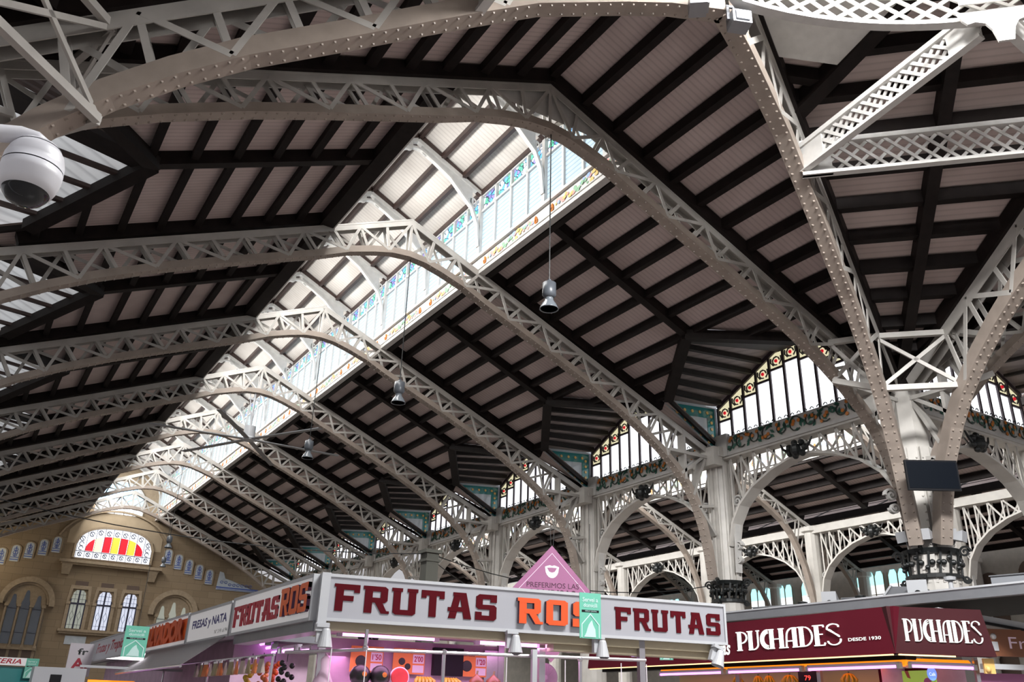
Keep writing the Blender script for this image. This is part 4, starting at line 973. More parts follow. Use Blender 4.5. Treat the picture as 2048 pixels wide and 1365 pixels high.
# outer side wall with bright windows
mb = MB(); mb.poly([(33, -6, 0), (33, YF, 0), (33, YF, 9.4), (33, -6, 9.4)]); struct(mb.build('wall_east', M['plaster']))
wn = 8
for yc, zc0, nn in ((17.9, 7.3, 3), (16., 7.3, 3), (21.6, 7.2, 3), (25.4, 7.2, 3), (23.6, 7.2, 2), (29.4, 7.2, 3), (33.2, 7.2, 3)):
    o = empty('window_%d' % wn, (32.97, yc, zc0), 0, None, None, None, 'structure'); wn += 1; w_ = nn * .55
    mb = MB()
    for k in range(nn): y = (k - nn / 2) * .55; mb.poly([(0, y + .03, 0), (0, y + .52, 0), (0, y + .52, 1.35), (0, y + .4, 1.6), (0, y + .15, 1.6), (0, y + .03, 1.35)])
    mb.build('pane', M['cyan'], o); mb = MB()
    for k in range(nn): y = (k - nn / 2) * .55; mb.poly([(-.01, y + .03, 0), (-.01, y + .52, 0), (-.01, y + .52, .9), (-.01, y + .03, .9)])
    mb.build('pane', M['pane'], o)
    mb = MB()
    for k in range(nn + 1): y = (k - nn / 2) * .55; mb.box(-.03, 0, y - .03, y + .03, 0, 1.5)
    mb.box(-.03, 0, -w_ / 2, w_ / 2, .42, .46); mb.build('frame', M['ink'] if False else M['stone2'], o)
# round niches further right
for yc, w_, z1 in ((13.4, .8, 6.7), (11.6, 1.3, 8.2), (9.6, 1.2, 8.6)):
    o = empty('trim_%d' % (5 + int(yc)), (32.97, yc, 0), 0, None, None, None, 'structure')
    mb = MB(); mb.poly([(0, -w_ / 2, 3), (0, w_ / 2, 3), (0, w_ / 2, z1 - w_ / 2)] + [(0, a, b) for a, b in arc(0, z1 - w_ / 2, w_ / 2, 0, 180, 10)][1:]); mb.build('niche', M['stone3'], o)
# low end wall of the transverse nave side
mb = MB(); mb.box(9.9, 33, YF - 3.4, YF - 3.3, 0, 9); struct(mb.build('wall_side', M['plaster']))

# ------------------------------------------------------------------ hanging things
def lamp(loc, top, label):
    o = empty('hanging_lamp', loc, 0, label, 'lamp', 'high bay lamps hung from the truss crowns'); h = top - loc[2]
    mb = MB(); mb.tube([(0, 0, .3), (0, 0, h)], .012, 6); mb.build('cable', M['iron'], o)
    mb = MB(); mb.lathe([(.03, .42), (.05, .36), (.12, .34), (.125, .12), (.1, .08), (.07, .06)], seg=16); mb.build('gear_housing', M['lampg'], o, True)
    mb = MB(); mb.lathe([(.07, .06), (.08, .0), (.13, -.07), (.16, -.14), (.17, -.16), (.155, -.16), (.12, -.07)], seg=20); mb.build('reflector', M['lampo'], o, True)
    mb = MB(); mb.lathe([(.001, -.15), (.15, -.15)], seg=16); mb.build('lens', M['lampg'], o)
lamp((.1, 0, 8.17), 11.7, 'nearest hanging lamp, grey with a bell reflector, against the dark right slope')
lamp((.08, 6, 8.15), 11.7, 'second hanging lamp, small and grey, left of the first')
lamp((.1, 12, 8.2), 11.7, 'third hanging lamp, half hidden by the fan blade')
lamp((.15, 30, 8.1), 11.7, 'small dark hanging lamp in front of the end wall')
lamp((1.9, 40, 8.6), 11.0, 'tiny dark hanging lamp right of the stained arch')
f = empty('ceiling_fan', (-.1, 18, 9.98), 0, 'huge six bladed ceiling fan hanging under the fourth truss', 'fan')
mb = MB(); mb.lathe([(.001, 0), (.22, .0), (.24, .06), (.2, .12), (.19, .5), (.14, .52), (.001, .52)], seg=18); mb.build('motor_housing', M['lgrey'], f)
mb = MB(); mb.tube([(0, 0, .5), (0, 0, 1.75)], .04, 8); mb.bar((-.2, 0, 1.5), (.2, 0, 1.5), .06, .05); mb.bar((0, 0, .55), (-.18, 0, 1.7), .03, .03); mb.bar((0, 0, .55), (.18, 0, 1.7), .03, .03); mb.build('drop_rod', M['lgrey'], f)
for k in range(6):
    a = R(-2 + 60 * k); d = Vector((math.cos(a), math.sin(a), 0)); mb = MB(); mb.bar(d * .2 + Vector((0, 0, .04)), d * 3.25 + Vector((0, 0, .0)), .17, .03, (0, 0, 1)); mb.build('blade', M['greymetal'], f)
# dome camera close to the lens
cm = empty('security_camera', (-7.495, -8.51, 2.955), 0, 'white dome security camera hanging close at the left edge', 'camera'); cm.scale = (.74, .74, .74)
mb = MB(); mb.lathe([(.080, -.088), (.088, -.085), (.098, -.06), (.106, -.02), (.107, .012)], seg=40); mb.build('lower_shell', M['camwhite'], cm, True)
mb = MB(); mb.lathe([(.107, .017), (.105, .05), (.095, .085), (.082, .106)], seg=40); mb.build('upper_shell', M['camwhite'], cm, True)
mb = MB(); mb.lathe([(.082, .109), (.07, .122), (.045, .135), (.001, .14)], seg=40); mb.build('cap', M['camwhite'], cm, True)
mb = MB(); mb.lathe([(.104, .01), (.1045, .019)], seg=40); mb.lathe([(.081, .104), (.0805, .111)], seg=40); mb.build('seam', M['black'], cm)
mb = MB(); mb.lathe([(.082, -.086), (.078, -.1), (.062, -.122), (.036, -.138), (.001, -.144)], seg=40); mb.build('dome', M['dome'], cm, True)
mb = MB(); mb.tube([(.02, 0, .12), (-.02, .0, .145), (-.07, 0, .145), (-.13, -.01, .12), (-.25, -.02, .08), (-.5, -.03, .07)], .034, 14); mb.build('arm', M['camwhite'], cm, True)
mb = MB(); mb.tube([(-.5, -.03, -3.99), (-.5, -.03, .2)], .045, 10); mb.build('pole', M['camwhite'], cm)

# ------------------------------------------------------------------ lettering
def rc(x0, y0, x1, y1, c=(0, 0, 0, 0)):   # rectangle with cut corners: bl, br, tr, tl
    p = []
    for (x, y, sx, sy, k) in ((x0, y0, 1, 1, c[0]), (x1, y0, -1, 1, c[1]), (x1, y1, -1, -1, c[2]), (x0, y1, 1, -1, c[3])):
        if k: a = (x + sx * k, y); b = (x, y + sy * k); p += [b, a] if (sx == sy) else [a, b]
        else: p.append((x, y))
    return p
r0 = rc
GL = {
 'F': [r0(0, 0, 1.35, 6), r0(0, 4.75, 4.1, 6), r0(3.1, 4.2, 4.1, 5), r0(1, 2.3, 3.1, 3.45), r0(-.3, 5.3, .3, 6)],
 'R': [r0(0, 0, 1.35, 6), r0(-.3, 5.2, .3, 6), r0(0, 4.85, 4, 6, (0, 0, .5, 0)), r0(2.75, 3, 4, 5.6), r0(1, 2.35, 4, 3.45, (0, .5, 0, 0)), [(1.6, 2.8), (2.9, 2.9), (3.9, .6), (4.4, .6), (4.4, 0), (3, 0)]],
 'U': [r0(0, .4, 1.3, 6), r0(2.75, .4, 4.05, 6), r0(0, 0, 4.05, 1.15, (.5, .5, 0, 0)), r0(-.3, 5.2, 1.6, 6), r0(2.45, 5.2, 4.35, 6)],
 'T': [r0(0, 4.8, 4.2, 6), r0(1.45, 0, 2.75, 6), r0(0, 4.2, .9, 5), r0(3.3, 4.2, 4.2, 5)],
 'A': [[(0, 0), (1.35, 0), (2.35, 6), (1.1, 6)], [(2.9, 0), (4.3, 0), (3.2, 6), (1.9, 6)], r0(.8, 1.6, 3.5, 2.65), r0(.8, 5.2, 3.2, 6), r0(-.1, 1.6, 1, 2.5)],
 'S': [r0(.2, 4.9, 4, 6, (0, 0, 0, .5)), r0(.1, 3, 1.35, 5.5), r0(.1, 2.5, 4, 3.6, (.5, 0, .5, 0)), r0(2.7, .5, 4, 3.1), r0(0, 0, 4, 1.1, (.3, .5, 0, 0)), r0(0, 0, 1.2, 1.9), r0(2.8, 4.2, 4, 6)],
 'O': [r0(0, .4, 1.3, 5.6), r0(2.8, .4, 4.1, 5.6), r0(0, 4.85, 4.1, 6, (0, 0, .6, .6)), r0(0, 0, 4.1, 1.15, (.6, .6, 0, 0))],
}
def word(name, text, x0, x1, z0, z1, y, dep, mats, parent, gap=.9):
    mb = MB(); adv = 4.1 + gap; tot = len(text) * adv - gap; sx = (x1 - x0) / tot; sz = (z1 - z0) / 6
    for i, ch in enumerate(text):
        for kk, p in enumerate(GL[ch]):
            q = [(x0 + (i * adv + a) * sx, z0 + b * sz) for a, b in p]
            mb.poly([(a, y - dep - .0006 * kk, b) for a, b in q], 0)
            for k in range(len(q)): a, b = q[k], q[(k + 1) % len(q)]; mb.poly([(a[0], y - dep, a[1]), (a[0], y, a[1]), (b[0], y, b[1]), (b[0], y - dep, b[1])], 1 if len(mats) > 1 else 0)
    return mb.build(name, mats, parent)
def strokes(mb, pts, t, sx, sz, x0, z0, y, dep):
    p = [(x0 + a * sx, y - dep / 2, z0 + b * sz) for a, b in pts]; mb.sweep(p, (0, 1, 0), -t / 2, t / 2, -dep / 2, dep / 2)
def stem(x, a=0, b=6): return [[(x + k, a), (x + k, b)] for k in (0, .36, .72)]
def cv(cx, cy, rx, ry, a0, a1, n=10): return [(cx + rx * math.cos(R(a0 + (a1 - a0) * i / n)), cy + ry * math.sin(R(a0 + (a1 - a0) * i / n))) for i in range(n + 1)]
PU = {
 'P': (3.1, stem(.3) + [[(1., 5.85)] + cv(1.3, 4.1, 1.6, 1.75, 90, -90) + [(1., 2.35)], [(-.2, 5.9), (1.3, 5.9)], [(-.1, .1), (1.4, .1)]]),
 'U': (3.3, stem(.3) + [[(2.9, 5.9), (2.9, 2)] + cv(1.4, 1.8, 1.5, 1.7, 0, -80), [(-.2, 5.9), (1.3, 5.9)], [(2.5, 5.9), (3.3, 5.9)], [(.1, .1), (1.6, .1)]]),
 'C': (2.5, [cv(2.4, 3, r, r * 1.35, 95, 265, 14) for r in (2.2, 1.84, 1.48)]),
 'H': (4.0, stem(.2) + stem(2.9) + [[(.9, 2.9), (2.9, 2.9)], [(-.2, 5.9), (1.2, 5.9)], [(-.2, .1), (1.2, .1)], [(2.6, 5.9), (4, 5.9)], [(2.6, .1), (4, .1)]]),
 'A': (3.6, stem(2.3) + [[(.3, 0), (.5, 3.4)] + cv(2.3, 3.6, 1.75, 2.25, 175, 90) + [(3.2, 5.85)], [(.5, 2), (2.3, 2)], [(-.1, .1), (.7, .1)], [(2.0, .1), (3.4, .1)]]),
 'D': (3.7, stem(.3) + [[(-.2, 5.85)] + cv(1.3, 3, 2.1, 2.85, 90, -90) + [(-.1, .12)]]),
 'E': (2.9, stem(.3) + [[(-.2, 5.9), (2.4, 5.9), (2.5, 5.3)], [(1, 3.3), (2.1, 3.3)], [(-.1, .1), (2.4, .1), (2.6, .8)]]),
 'S': (3.4, [[(k + .4, 4.6 - k * .3), (3. + k * .2, 2.4 - k * .5)] for k in (-.3, 0, .3)] + [[(3, 5.)] + cv(1.7, 4.9, 1.5, 1.1, 30, 200), [(.2, 1.2)] + cv(1.7, 1.4, 1.6, 1.4, 200, 370)]),
}
def puchades(x0, x1, z0, z1, y, parent):
    mb = MB(); tot = sum(PU[c][0] for c in 'PUCHADES') + .25 * 7; sx = (x1 - x0) / tot; sz = (z1 - z0) / 6; x = x0
    for c in 'PUCHADES':
        for st in PU[c][1]: strokes(mb, st, .185 * sx, sx, sz, x, z0, y, .03)
        x += (PU[c][0] + .25) * sx
    return mb.build('lettering', M['letw'], parent)
def text(name, body, x0, x1, z0, z1, y, mat, parent, dep=.004, shear=0., bold=0.):
    cu = D.curves.new('t', 'FONT'); cu.body = body; cu.shear = shear; cu.offset = bold; cu.resolution_u = 3
    o = D.objects.new('t', cu); COL.objects.link(o); bpy.context.view_layer.update()
    me = D.meshes.new_from_object(o.evaluated_get(bpy.context.evaluated_depsgraph_get())); D.objects.remove(o); D.curves.remove(cu)
    xs = [v.co.x for v in me.vertices]; ys = [v.co.y for v in me.vertices]; a, b, c, d = min(xs), max(xs), min(ys), max(ys)
    for v in me.vertices: v.co = Vector((x0 + (v.co.x - a) / (b - a) * (x1 - x0), y - dep, z0 + (v.co.y - c) / (d - c) * (z1 - z0)))
    me.name = name; me.materials.clear(); me.materials.append(mat)
    q = D.objects.new(name, me); COL.objects.link(q); q.parent = parent; return q

# ------------------------------------------------------------------ the Frutas Ros corner stall
RZ = math.atan2(-.212, .977); FO = Vector((-3.85, -1.28, 0))
def FL(x, y, z=0): return (FO.x + x * .977 + y * .212, FO.y - x * .212 + y * .977, z)
def sign_box(parent, x0, x1, z0, z1, d, face, rim=M['lgrey']):
    mb = MB(); mb.box(x0, x1, 0, d, z0, z1); mb.build('sign_face', face, parent)
    mb = MB(); e = .03
    mb.box(x0 - e, x1 + e, -.02, d + .01, z1, z1 + .035); mb.box(x0 - e, x1 + e, -.02, d + .01, z0 - .035, z0); mb.box(x0 - e, x0, -.02, d, z0, z1); mb.box(x1, x1 + e, -.02, d, z0, z1); mb.build('metal_rim', rim, parent)
s1 = empty('shop_sign', FO, RZ, 'long white fruit stall sign with red and orange letters facing the camera', 'sign')
sign_box(s1, .05, 5.3, 2.53, 2.98, .22, M['signw'])
word('red_lettering', 'FRUTAS', .14, 2.1, 2.61, 2.91, 0, .012, [M['dred']], s1)
word('orange_lettering', 'ROS', 2.37, 3.37, 2.60, 2.90, 0, .06, [M['lorg'], M['purp']], s1)
word('red_lettering', 'FRUTAS', 3.70, 5.24, 2.61, 2.88, 0, .012, [M['dred']], s1)
mb = MB(); mb.box(0.0, 5.25, .06, .3, 2.40, 2.5); mb.box(2.9, 5.2, .12, .34, 2.32, 2.4); mb.build('shutter_housing', M['beige'], s1)
s2 = empty('shop_sign', (-3.93, -1.2, 0), -math.pi / 2, 'white side sign with glossy red and orange lettering left of the stall corner', 'sign')
sign_box(s2, -3.28, -.05, 2.53, 2.98, .2, M['signw2'])
word('red_lettering', 'FRUTAS', -3.2, -1.22, 2.6, 2.88, 0, .015, [M['dred2']], s2, .6)
word('orange_lettering', 'ROS', -1.05, -.1, 2.6, 2.93, 0, .04, [M['lor'], M['purp']], s2, .3)
mb = MB(); mb.box(-3.2, 0, .03, .25, 2.38, 2.5); mb.build('shutter_housing', M['greymetal'], s2)
mb = MB(); mb.box(-.04, .06, -.05, .1, 2.47, 3.02); mb.box(-.05, .1, -.06, .12, 2.38, 2.47); mb.build('corner_post', M['lgrey'], s1)
s3 = empty('shop_sign', (-3.93, 2.15, 0), -math.pi / 2, 'white sign with navy lettering between the side sign and the orange letters', 'sign')
sign_box(s3, -2.6, -.06, 2.53, 2.96, .18, M['signw2'])
text('navy_lettering', 'FRESAS y NATA', -2.35, -.25, 2.68, 2.85, 0, M['navy'], s3, .006, 0, .03); text('small_lettering', 'Nº 3 91 al 94', -.85, -.15, 2.575, 2.63, 0, M['iron'], s3, .006)
s4 = empty('shop_sign', (-3.93, 4.8, 0), -math.pi / 2, 'sign with big glossy orange block letters half way down the left stalls', 'sign')
sign_box(s4, -3.7, -.05, 2.52, 2.98, .15, M['signw2']); mb = MB(); mb.box(-3.65, -.1, -.012, 0, 2.58, 2.93); mb.build('orange_backing', M['lor'], s4); text('orange_lettering', 'SALVADOR', -3.6, -.12, 2.56, 2.95, -.03, M['lorg'], s4, .03, 0, .06)
s5 = empty('shop_sign', (-3.93, 10.2, 0), -math.pi / 2, 'long grey white sign with red script behind the green banner', 'sign')
sign_box(s5, -6., -.1, 2.55, 3.02, .15, M['signw']); text('red_script', 'Frutas y Tropical', -4.6, -.3, 2.64, 2.94, 0, M['dred2'], s5, .006, .4, .02)
BX, BZ = -4.55, 2.45
# stall body: columns, back wall, counter
def part(parent, name, mat, fn, smooth=False): mb = MB(); fn(mb); return mb.build(name, mat, parent, smooth)
st = empty('market_stall', FO, RZ, 'corner fruit stall under the long white sign glowing pink inside', 'market stall')
part(st, 'back_wall', M['pinkwall'], lambda m: m.box(.25, 2.7, 1.4, 1.46, 0, 2.42))
part(st, 'ceiling_panel', M['pinkwall'], lambda m: m.box(.05, 3.0, .3, 1.45, 2.46, 2.5))
part(st, 'counter', M['lgrey'], lambda m: m.box(.2, 4.0, -.1, .6, 0, 1.0))
for x, y in ((.1, .35), (2.65, 1.38), (2.85, .4), (4.1, .1)): part(st, 'post', M['steel'], lambda m, x=x, y=y: m.box(x - .04, x + .04, y - .04, y + .04, 0, 2.5))
part(st, 'dark_cabinet', M['black'], lambda m: m.box(1.7, 2.1, 1.28, 1.4, 2.02, 2.36))
part(st, 'mirror_panel', M['steel'], lambda m: m.box(2.42, 2.62, 1.36, 1.4, 1.5, 2.36))
def tube_light(loc, rz2, L, label, mat='tube'):
    o = empty('fluorescent_tube', loc, rz2, label, 'tube light', 'pink fluorescent tubes in the stalls')
    part(o, 'tube', M[mat], lambda m: m.tube([(0, 0, 0), (L, 0, 0)], .022, 8)); part(o, 'batten', M['lgrey'], lambda m: (m.box(-.04, L + .04, .0, .07, .02, .07), m.box(-.06, 0, -.03, .05, -.03, .05), m.box(L, L + .06, -.03, .05, -.03, .05)))
    return o
for x, y, z, L, lb in ((.44, .35, 2.46, 1.5, 'upper left pink tube under the long sign'), (.36, .6, 2.41, 1.14, 'lower left pink tube under the long sign'), (2.0, .35, 2.45, .97, 'upper middle pink tube under the long sign'), (2.09, .6, 2.40, 1.07, 'lower middle pink tube under the long sign')):
    tube_light(FL(x, y, z), RZ, L, lb)
tube_light(FL(3.32, .5, 2.36), RZ + .12, .95, 'slanting pink tube at the right end of the long sign', 'tubev')
tube_light((-3.4, 1.37, 2.48), -math.pi / 2, 1.55, 'long pink tube under the side sign'); tube_light((-3.4, 1.25, 2.29), -math.pi / 2, .5, 'short pink tube below the side sign'); tube_light((-3.4, .5, 2.26), -math.pi / 2, .35, 'shortest pink tube beside the stall corner')
for k, (y, z, L) in enumerate(((4.0, 2.47, 1.3), (4.9, 2.42, 2.2), (5.0, 2.36, 2.3), (5.1, 2.31, 1.7), (5.1, 2.26, 1.2))):
    tube_light((-3.2 + .1 * k, y, z), -math.pi / 2, L, '%s pink tube from the top in the stack under the navy lettered sign' % ORD[k], 'tubev')
rl = empty('hanging_rail', FO, RZ, 'pink lit steel rail across the front of the corner stall', 'rail')
part(rl, 'rail', M['steel'], lambda m: (m.tube([(.52, -.1, 2.205), (4.06, -.1, 2.25)], .02, 8), m.tube([(.52, -.1, 2.205), (-.3, .4, 2.16)], .02, 8)))
for x in (.52, 1.44, 3.16): part(rl, 'hanger', M['steel'], lambda m, x=x: (m.tube([(x, -.1, 2.22 if x > 1 else 2.2), (x, -.1, 2.42 if x < 1 else 1.2)], .022, 8), m.ball((x, -.1, 2.22), .035, 8)))
part(rl, 'upright', M['lgrey'], lambda m: m.box(2.5, 2.56, -.2, -.14, 0, 2.3))
for k, x in enumerate((.14, .53, 2.2, 2.95, 3.7, 4.05)):
    o = empty('bag_string', FL(x, -.13, 1.6), 0, '%s white string hanging from the stall rail from the left' % ORD[k], 'string', 'strings on the stall rail'); part(o, 'string', M['paper'], lambda m: m.tube([(0, 0, 0), (0, 0, .6)], .006, 5))
for k, (x, z) in enumerate(((2.29, 2.47), (3.44, 2.47), (5.15, 2.44), (.03, 2.42))):
    o = empty('loudspeaker', FL(x, -.04, z), RZ + (.5 if k == 2 else 0), ['grey cone shade lamp under the orange letters', 'grey cone shade lamp right of the green banner', 'tilted grey shade lamp under the right end of the long sign', 'grey shade lamp at the stall corner'][k], 'lamp', 'grey shade lamps under the sign'); o.name = 'shade_lamp'
    if k == 2: o.rotation_euler = (0, R(20), RZ)
    part(o, 'mount', M['lgrey'], lambda m: (m.box(-.07, .07, -.04, .06, .0, .04), m.box(-.06, -.0, .0, .07, -.16, 0)))
    part(o, 'shade', M['lgrey'], lambda m: m.lathe([(.035, .0), (.045, -.02), (.085, -.2), (.08, -.2), (.04, -.02)], (.04, -.03, -.01), 16))
    part(o, 'terminal_plate', M['black'], lambda m: m.box(.0, .01, .0, .05, -.15, -.02))
PR = [('1\'50', (.61, 1.03), 'dark melon'), ('2\'00', (1.16, 1.58), 'figs'), ('1\'20', (2.03, 2.43), 'aubergine')]
for k, (pr, (a, b), _) in enumerate(PR):
    o = empty('price_card', FL(a, 1.3, 2.02), RZ, ['orange price card reading 1.50 behind the dark melons', 'orange price card reading 2.00 above the watermelon half', 'orange price card reading 1.20 right of the rail hanger'][k], 'price card', 'orange price cards on the stall wall'); w_ = b - a
    part(o, 'card', M['card'], lambda m: m.box(0, w_, 0, .01, 0, .31)); part(o, 'price_box', M['paper'], lambda m: (m.box(w_ * .62, w_ * .97, -.006, 0, .13, .24), m.box(w_ * .62, w_ * .97, -.006, 0, .02, .11)))
    text('price', pr, w_ * .66, w_ * .94, .15, .22, -.008, M['dred2'], o, .001, 0, .02); text('heading', ['SANDIA NEGRA', 'HIGOS BREVAS', 'MELON NEGRO'][k], .03, w_ * .58, .25, .285, 0, M['maroon'], o, .003, 0, .02)
    part(o, 'fruit_picture', M['melon'], lambda m: m.lathe([(.001, -.006), (.065, -.006), (.07, 0)], (w_ * .32, 0, .13), 16, 0, (0, 1, 0)) if k != 1 else (m.lathe([(.001, -.006), (.04, -.006), (.045, 0)], (w_ * .28, 0, .15), 12, 0, (0, 1, 0)), m.lathe([(.001, -.006), (.035, -.006), (.04, 0)], (w_ * .47, 0, .09), 12, 0, (0, 1, 0))))
sh = empty('display_shelf', FO, RZ, 'stall shelf under the rail carrying melons and bananas', 'shelf'); part(sh, 'board', M['paper'], lambda m: m.box(.3, 3.6, .45, 1.0, 1.80, 1.83)); part(sh, 'leg', M['steel'], lambda m: m.box(.32, .36, .95, .99, 0, 1.8)); part(sh, 'leg', M['steel'], lambda m: m.box(3.5, 3.54, .95, .99, 0, 1.8))
for k, x in enumerate((.62, .86)):
    o = empty('melon', FL(x, .6, 1.83), RZ, ['dark round melon, left of the pair on the shelf', 'dark round melon beside the watermelon half'][k], 'melon', 'dark melons on the shelf')
    part(o, 'rind', M['melon'], lambda m: m.ball((0, 0, .125), .125, 20), True)
    part(o, 'sticker', M['card'], lambda m: m.lathe([(.001, -.128), (.028, -.124), (.03, -.12)], (.03, 0, .14), 8, 0, (0, 1, 0)))
o = empty('watermelon_half', FL(1.1, .6, 1.83), RZ, 'cut watermelon half showing red flesh on the shelf', 'watermelon')
part(o, 'flesh', M['flesh'], lambda m: m.lathe([(.001, -.012), (.1, -.01), (.108, 0)], (0, 0, .125), 24, 0, (0, 1, 0))); part(o, 'rind', M['paper'], lambda m: m.lathe([(.108, 0), (.118, 0), (.115, .05), (.07, .1), (.001, .12)], (0, 0, .125), 24, 0, (0, 1, 0)), True)
for k, (x, n) in enumerate(((1.42, 'bananas'), (1.75, 'bananas'))):
    o = empty('banana_bunch', FL(x, .62, 1.83), RZ, ['low yellow banana bunch right of the watermelon half', 'second yellow banana bunch below the black cabinet'][k], 'bananas')
    for j in range(6): part(o, 'banana', M['banana'], lambda m, j=j: m.tube([(-.12 + .045 * j, -.06 + .01 * abs(j - 3), .02), (-.11 + .045 * j, 0, .1), (-.08 + .03 * j, .05, .13)], .022, 6), True)
for k, x in enumerate((2.08, 2.3)):
    o = empty('onion', FL(x, .62, 1.83), RZ, ['shiny brown onion, left of two on the shelf end', 'shiny brown onion, right of two on the shelf end'][k], 'onion', 'large brown onions'); part(o, 'bulb', M['bronze'], lambda m: m.lathe([(.001, 0), (.05, .01), (.1, .06), (.09, .13), (.03, .18), (.012, .2)], seg=16), True)
    part(o, 'neck', M['olive'], lambda m: m.tube([(0, 0, .19), (.01, 0, .24)], .012, 6))
fn = empty('desk_fan', FL(3.05, .75, 1.83), RZ, 'round pink lit fan at the right of the corner stall', 'fan')
part(fn, 'cage', M['pinkwall'], lambda m: (m.lathe([(.16, -.01), (.175, 0), (.17, .04)], (0, 0, .2), 28, 0, (0, 1, 0)), [m.bar((.0, -.02, .2), (.165 * math.cos(R(a)), -.01, .2 + .165 * math.sin(R(a))), .006, .006) for a in range(0, 360, 15)]))
part(fn, 'blades', M['mauvew'], lambda m: [m.poly([(0, .02, .2), (.13 * math.cos(R(a)), .03, .2 + .13 * math.sin(R(a))), (.15 * math.cos(R(a + 35)), .01, .2 + .15 * math.sin(R(a + 35))), (.1 * math.cos(R(a + 70)), 0, .2 + .1 * math.sin(R(a + 70)))]) for a in (0, 90, 180, 270)])
part(fn, 'stand', M['lgrey'], lambda m: (m.tube([(0, .05, 0), (0, .05, .2)], .02, 8), m.lathe([(.1, 0), (.1, .02), (.02, .03)], (0, .05, 0), 16)))
o = empty('plastic_bags', FL(.15, .35, 1.55), RZ, 'bunch of pale plastic bags hanging at the stall corner', 'plastic bags')
part(o, 'bag', M['pinkwall'], lambda m: m.lathe([(.02, .62), (.07, .55), (.06, .45), (.12, .3), (.16, .1), (.13, 0)], seg=9), True)
# packets on the side rail
r2 = empty('hanging_rail', (-4.3, 4.4, 2.13), -math.pi / 2, 'long thin steel rail along the left side of the stalls', 'rail'); part(r2, 'rail', M['steel'], lambda m: (m.tube([(0, 0, 0), (5.6, 0, -.02)], .015, 8), m.tube([(-2, -.3, -.06), (0, 0, 0)], .02, 8)))
for x in (0, 2.8, 5.5): part(r2, 'post', M['steel'], lambda m, x=x: m.tube([(x, .02, 0), (x, .02, -2.12)], .015, 6))
for k in range(13):
    y = 2.1 - k * .245; o = empty('food_packet', (-4.32, y, 1.93), -math.pi / 2 + random.uniform(-.2, .2), 'clear packet of dried food hanging on the side rail', 'packet', 'clear packets on the side rail')
    part(o, 'packet', [M['clear'], M['amber'], M['olive']][(k * 2) % 3], lambda m: m.hexa([(-.09, -.02, 0), (.09, -.02, 0), (.09, .03, 0), (-.09, .03, 0), (-.08, -.003, .15), (.08, -.003, .15), (.08, .003, .15), (-.08, .003, .15)]))
    part(o, 'header', M['paper'] if k % 3 else M['maroon'], lambda m: m.box(-.08, .08, -.006, .006, .15, .175))
for k in range(4):
    o = empty('fruit_net', (-3.9 + .05 * k, .95 - .32 * k, 1.6), 0, ['yellow string of fruit hanging beside the packets', 'orange string of fruit, second from the packets', 'dense orange string of fruit near the stall corner', 'dark string of dried peppers near the stall corner'][k], 'fruit string', 'fruit strings')
    part(o, 'fruit', M[['banana', 'amber', 'lorg', 'melon'][k]], lambda m: [m.ball((random.uniform(-.08, .08), random.uniform(-.1, .1), .04 + j * .026), .035, 6) for j in range(18)], True)
    part(o, 'string', M['iron'], lambda m: m.tube([(0, 0, .5), (0, 0, .62)], .006, 4))
# awning and lower left stalls
aw = empty('awning', (-3.93, 7.6, 2.5), 0, 'grey sloping awning below the orange lettered sign', 'awning')
part(aw, 'canopy', M['awn'], lambda m: m.prism([(0, 0, 0), (0, -5.3, 0), (-.7, -5.9, -.44), (-.7, -.9, -.44)], (0, 0, 1), .015)); part(aw, 'front_bar', M['steel'], lambda m: m.tube([(-.7, -.9, -.45), (-.7, -5.9, -.45)], .02, 8)); part(aw, 'bracket', M['steel'], lambda m: m.tube([(-.05, -3, -.02), (-.5, -3.2, -.36)], .012, 6))
sb = empty('market_stall', (-3.9, 9, 0), 0, 'row of stalls behind the grey awning under the signs', 'market stall'); part(sb, 'body', M['pinkwall'], lambda m: m.box(.3, 1.5, -6, 6, 0, 2.5)); part(sb, 'roof', M['greymetal'], lambda m: m.box(.15, 2.5, -6.5, 8, 2.5, 2.6))
mb = MB(); 
def banner(loc, rz2, w_, h_, label):
    o = empty('green_banner', loc, rz2, label, 'banner', 'mint green hanging banners')
    part(o, 'cloth', M['mint'], lambda m: m.box(0, w_, 0, .008, 0, h_)); text('headline', 'Servei a', w_ * .14, w_ * .86, h_ * .80, h_ * .9, 0, M['mintw'], o, .003, 0, .02); text('headline', 'domicili', w_ * .18, w_ * .82, h_ * .68, h_ * .77, 0, M['mintw'], o, .003, 0, .02)
    part(o, 'black_strip', M['black'], lambda m: m.box(w_ * .1, w_ * .9, -.003, 0, h_ * .57, h_ * .62)); text('strip_text', 'MERCAT CENTRAL', w_ * .25, w_ * .8, h_ * .582, h_ * .608, -.003, M['mintw'], o, .002)
    def emb(m):
        m.sweep([(w_ * .1, -.003, h_ * .02), (w_ * .1, -.003, h_ * .3), (w_ * .5, -.003, h_ * .53), (w_ * .9, -.003, h_ * .3), (w_ * .9, -.003, h_ * .02)], (0, 1, 0), -.006, .006, -.001, .002)
        H = [(.2, .03), (.75, .03), (.72, .2), (.62, .3), (.57, .4), (.5, .36), (.42, .3), (.36, .22), (.3, .12)]; m.poly([(w_ * a, -.004, h_ * b) for a, b in H])
    part(o, 'horse_emblem', M['mintw'], emb); part(o, 'cord', M['iron'], lambda m: m.tube([(w_ / 2, 0, h_), (w_ / 2, 0, h_ + .8)], .004, 4)); return o
banner((-1.31, -2.75, 2.40), RZ, .27, .5, 'mint green banner hanging in front of the orange letters of the long sign')
banner((-5.43, 1.5, 2.12), 0, .29, .38, 'mint green banner in front of the red script sign at left')
banner((-5.92, 9, 1.95), 0, .22, .36, 'small mint banner low in the left corner')
banner((4.93, 2.95, 2.66), R(-60), .28, .3, 'small mint banner half hidden behind the long sign end')
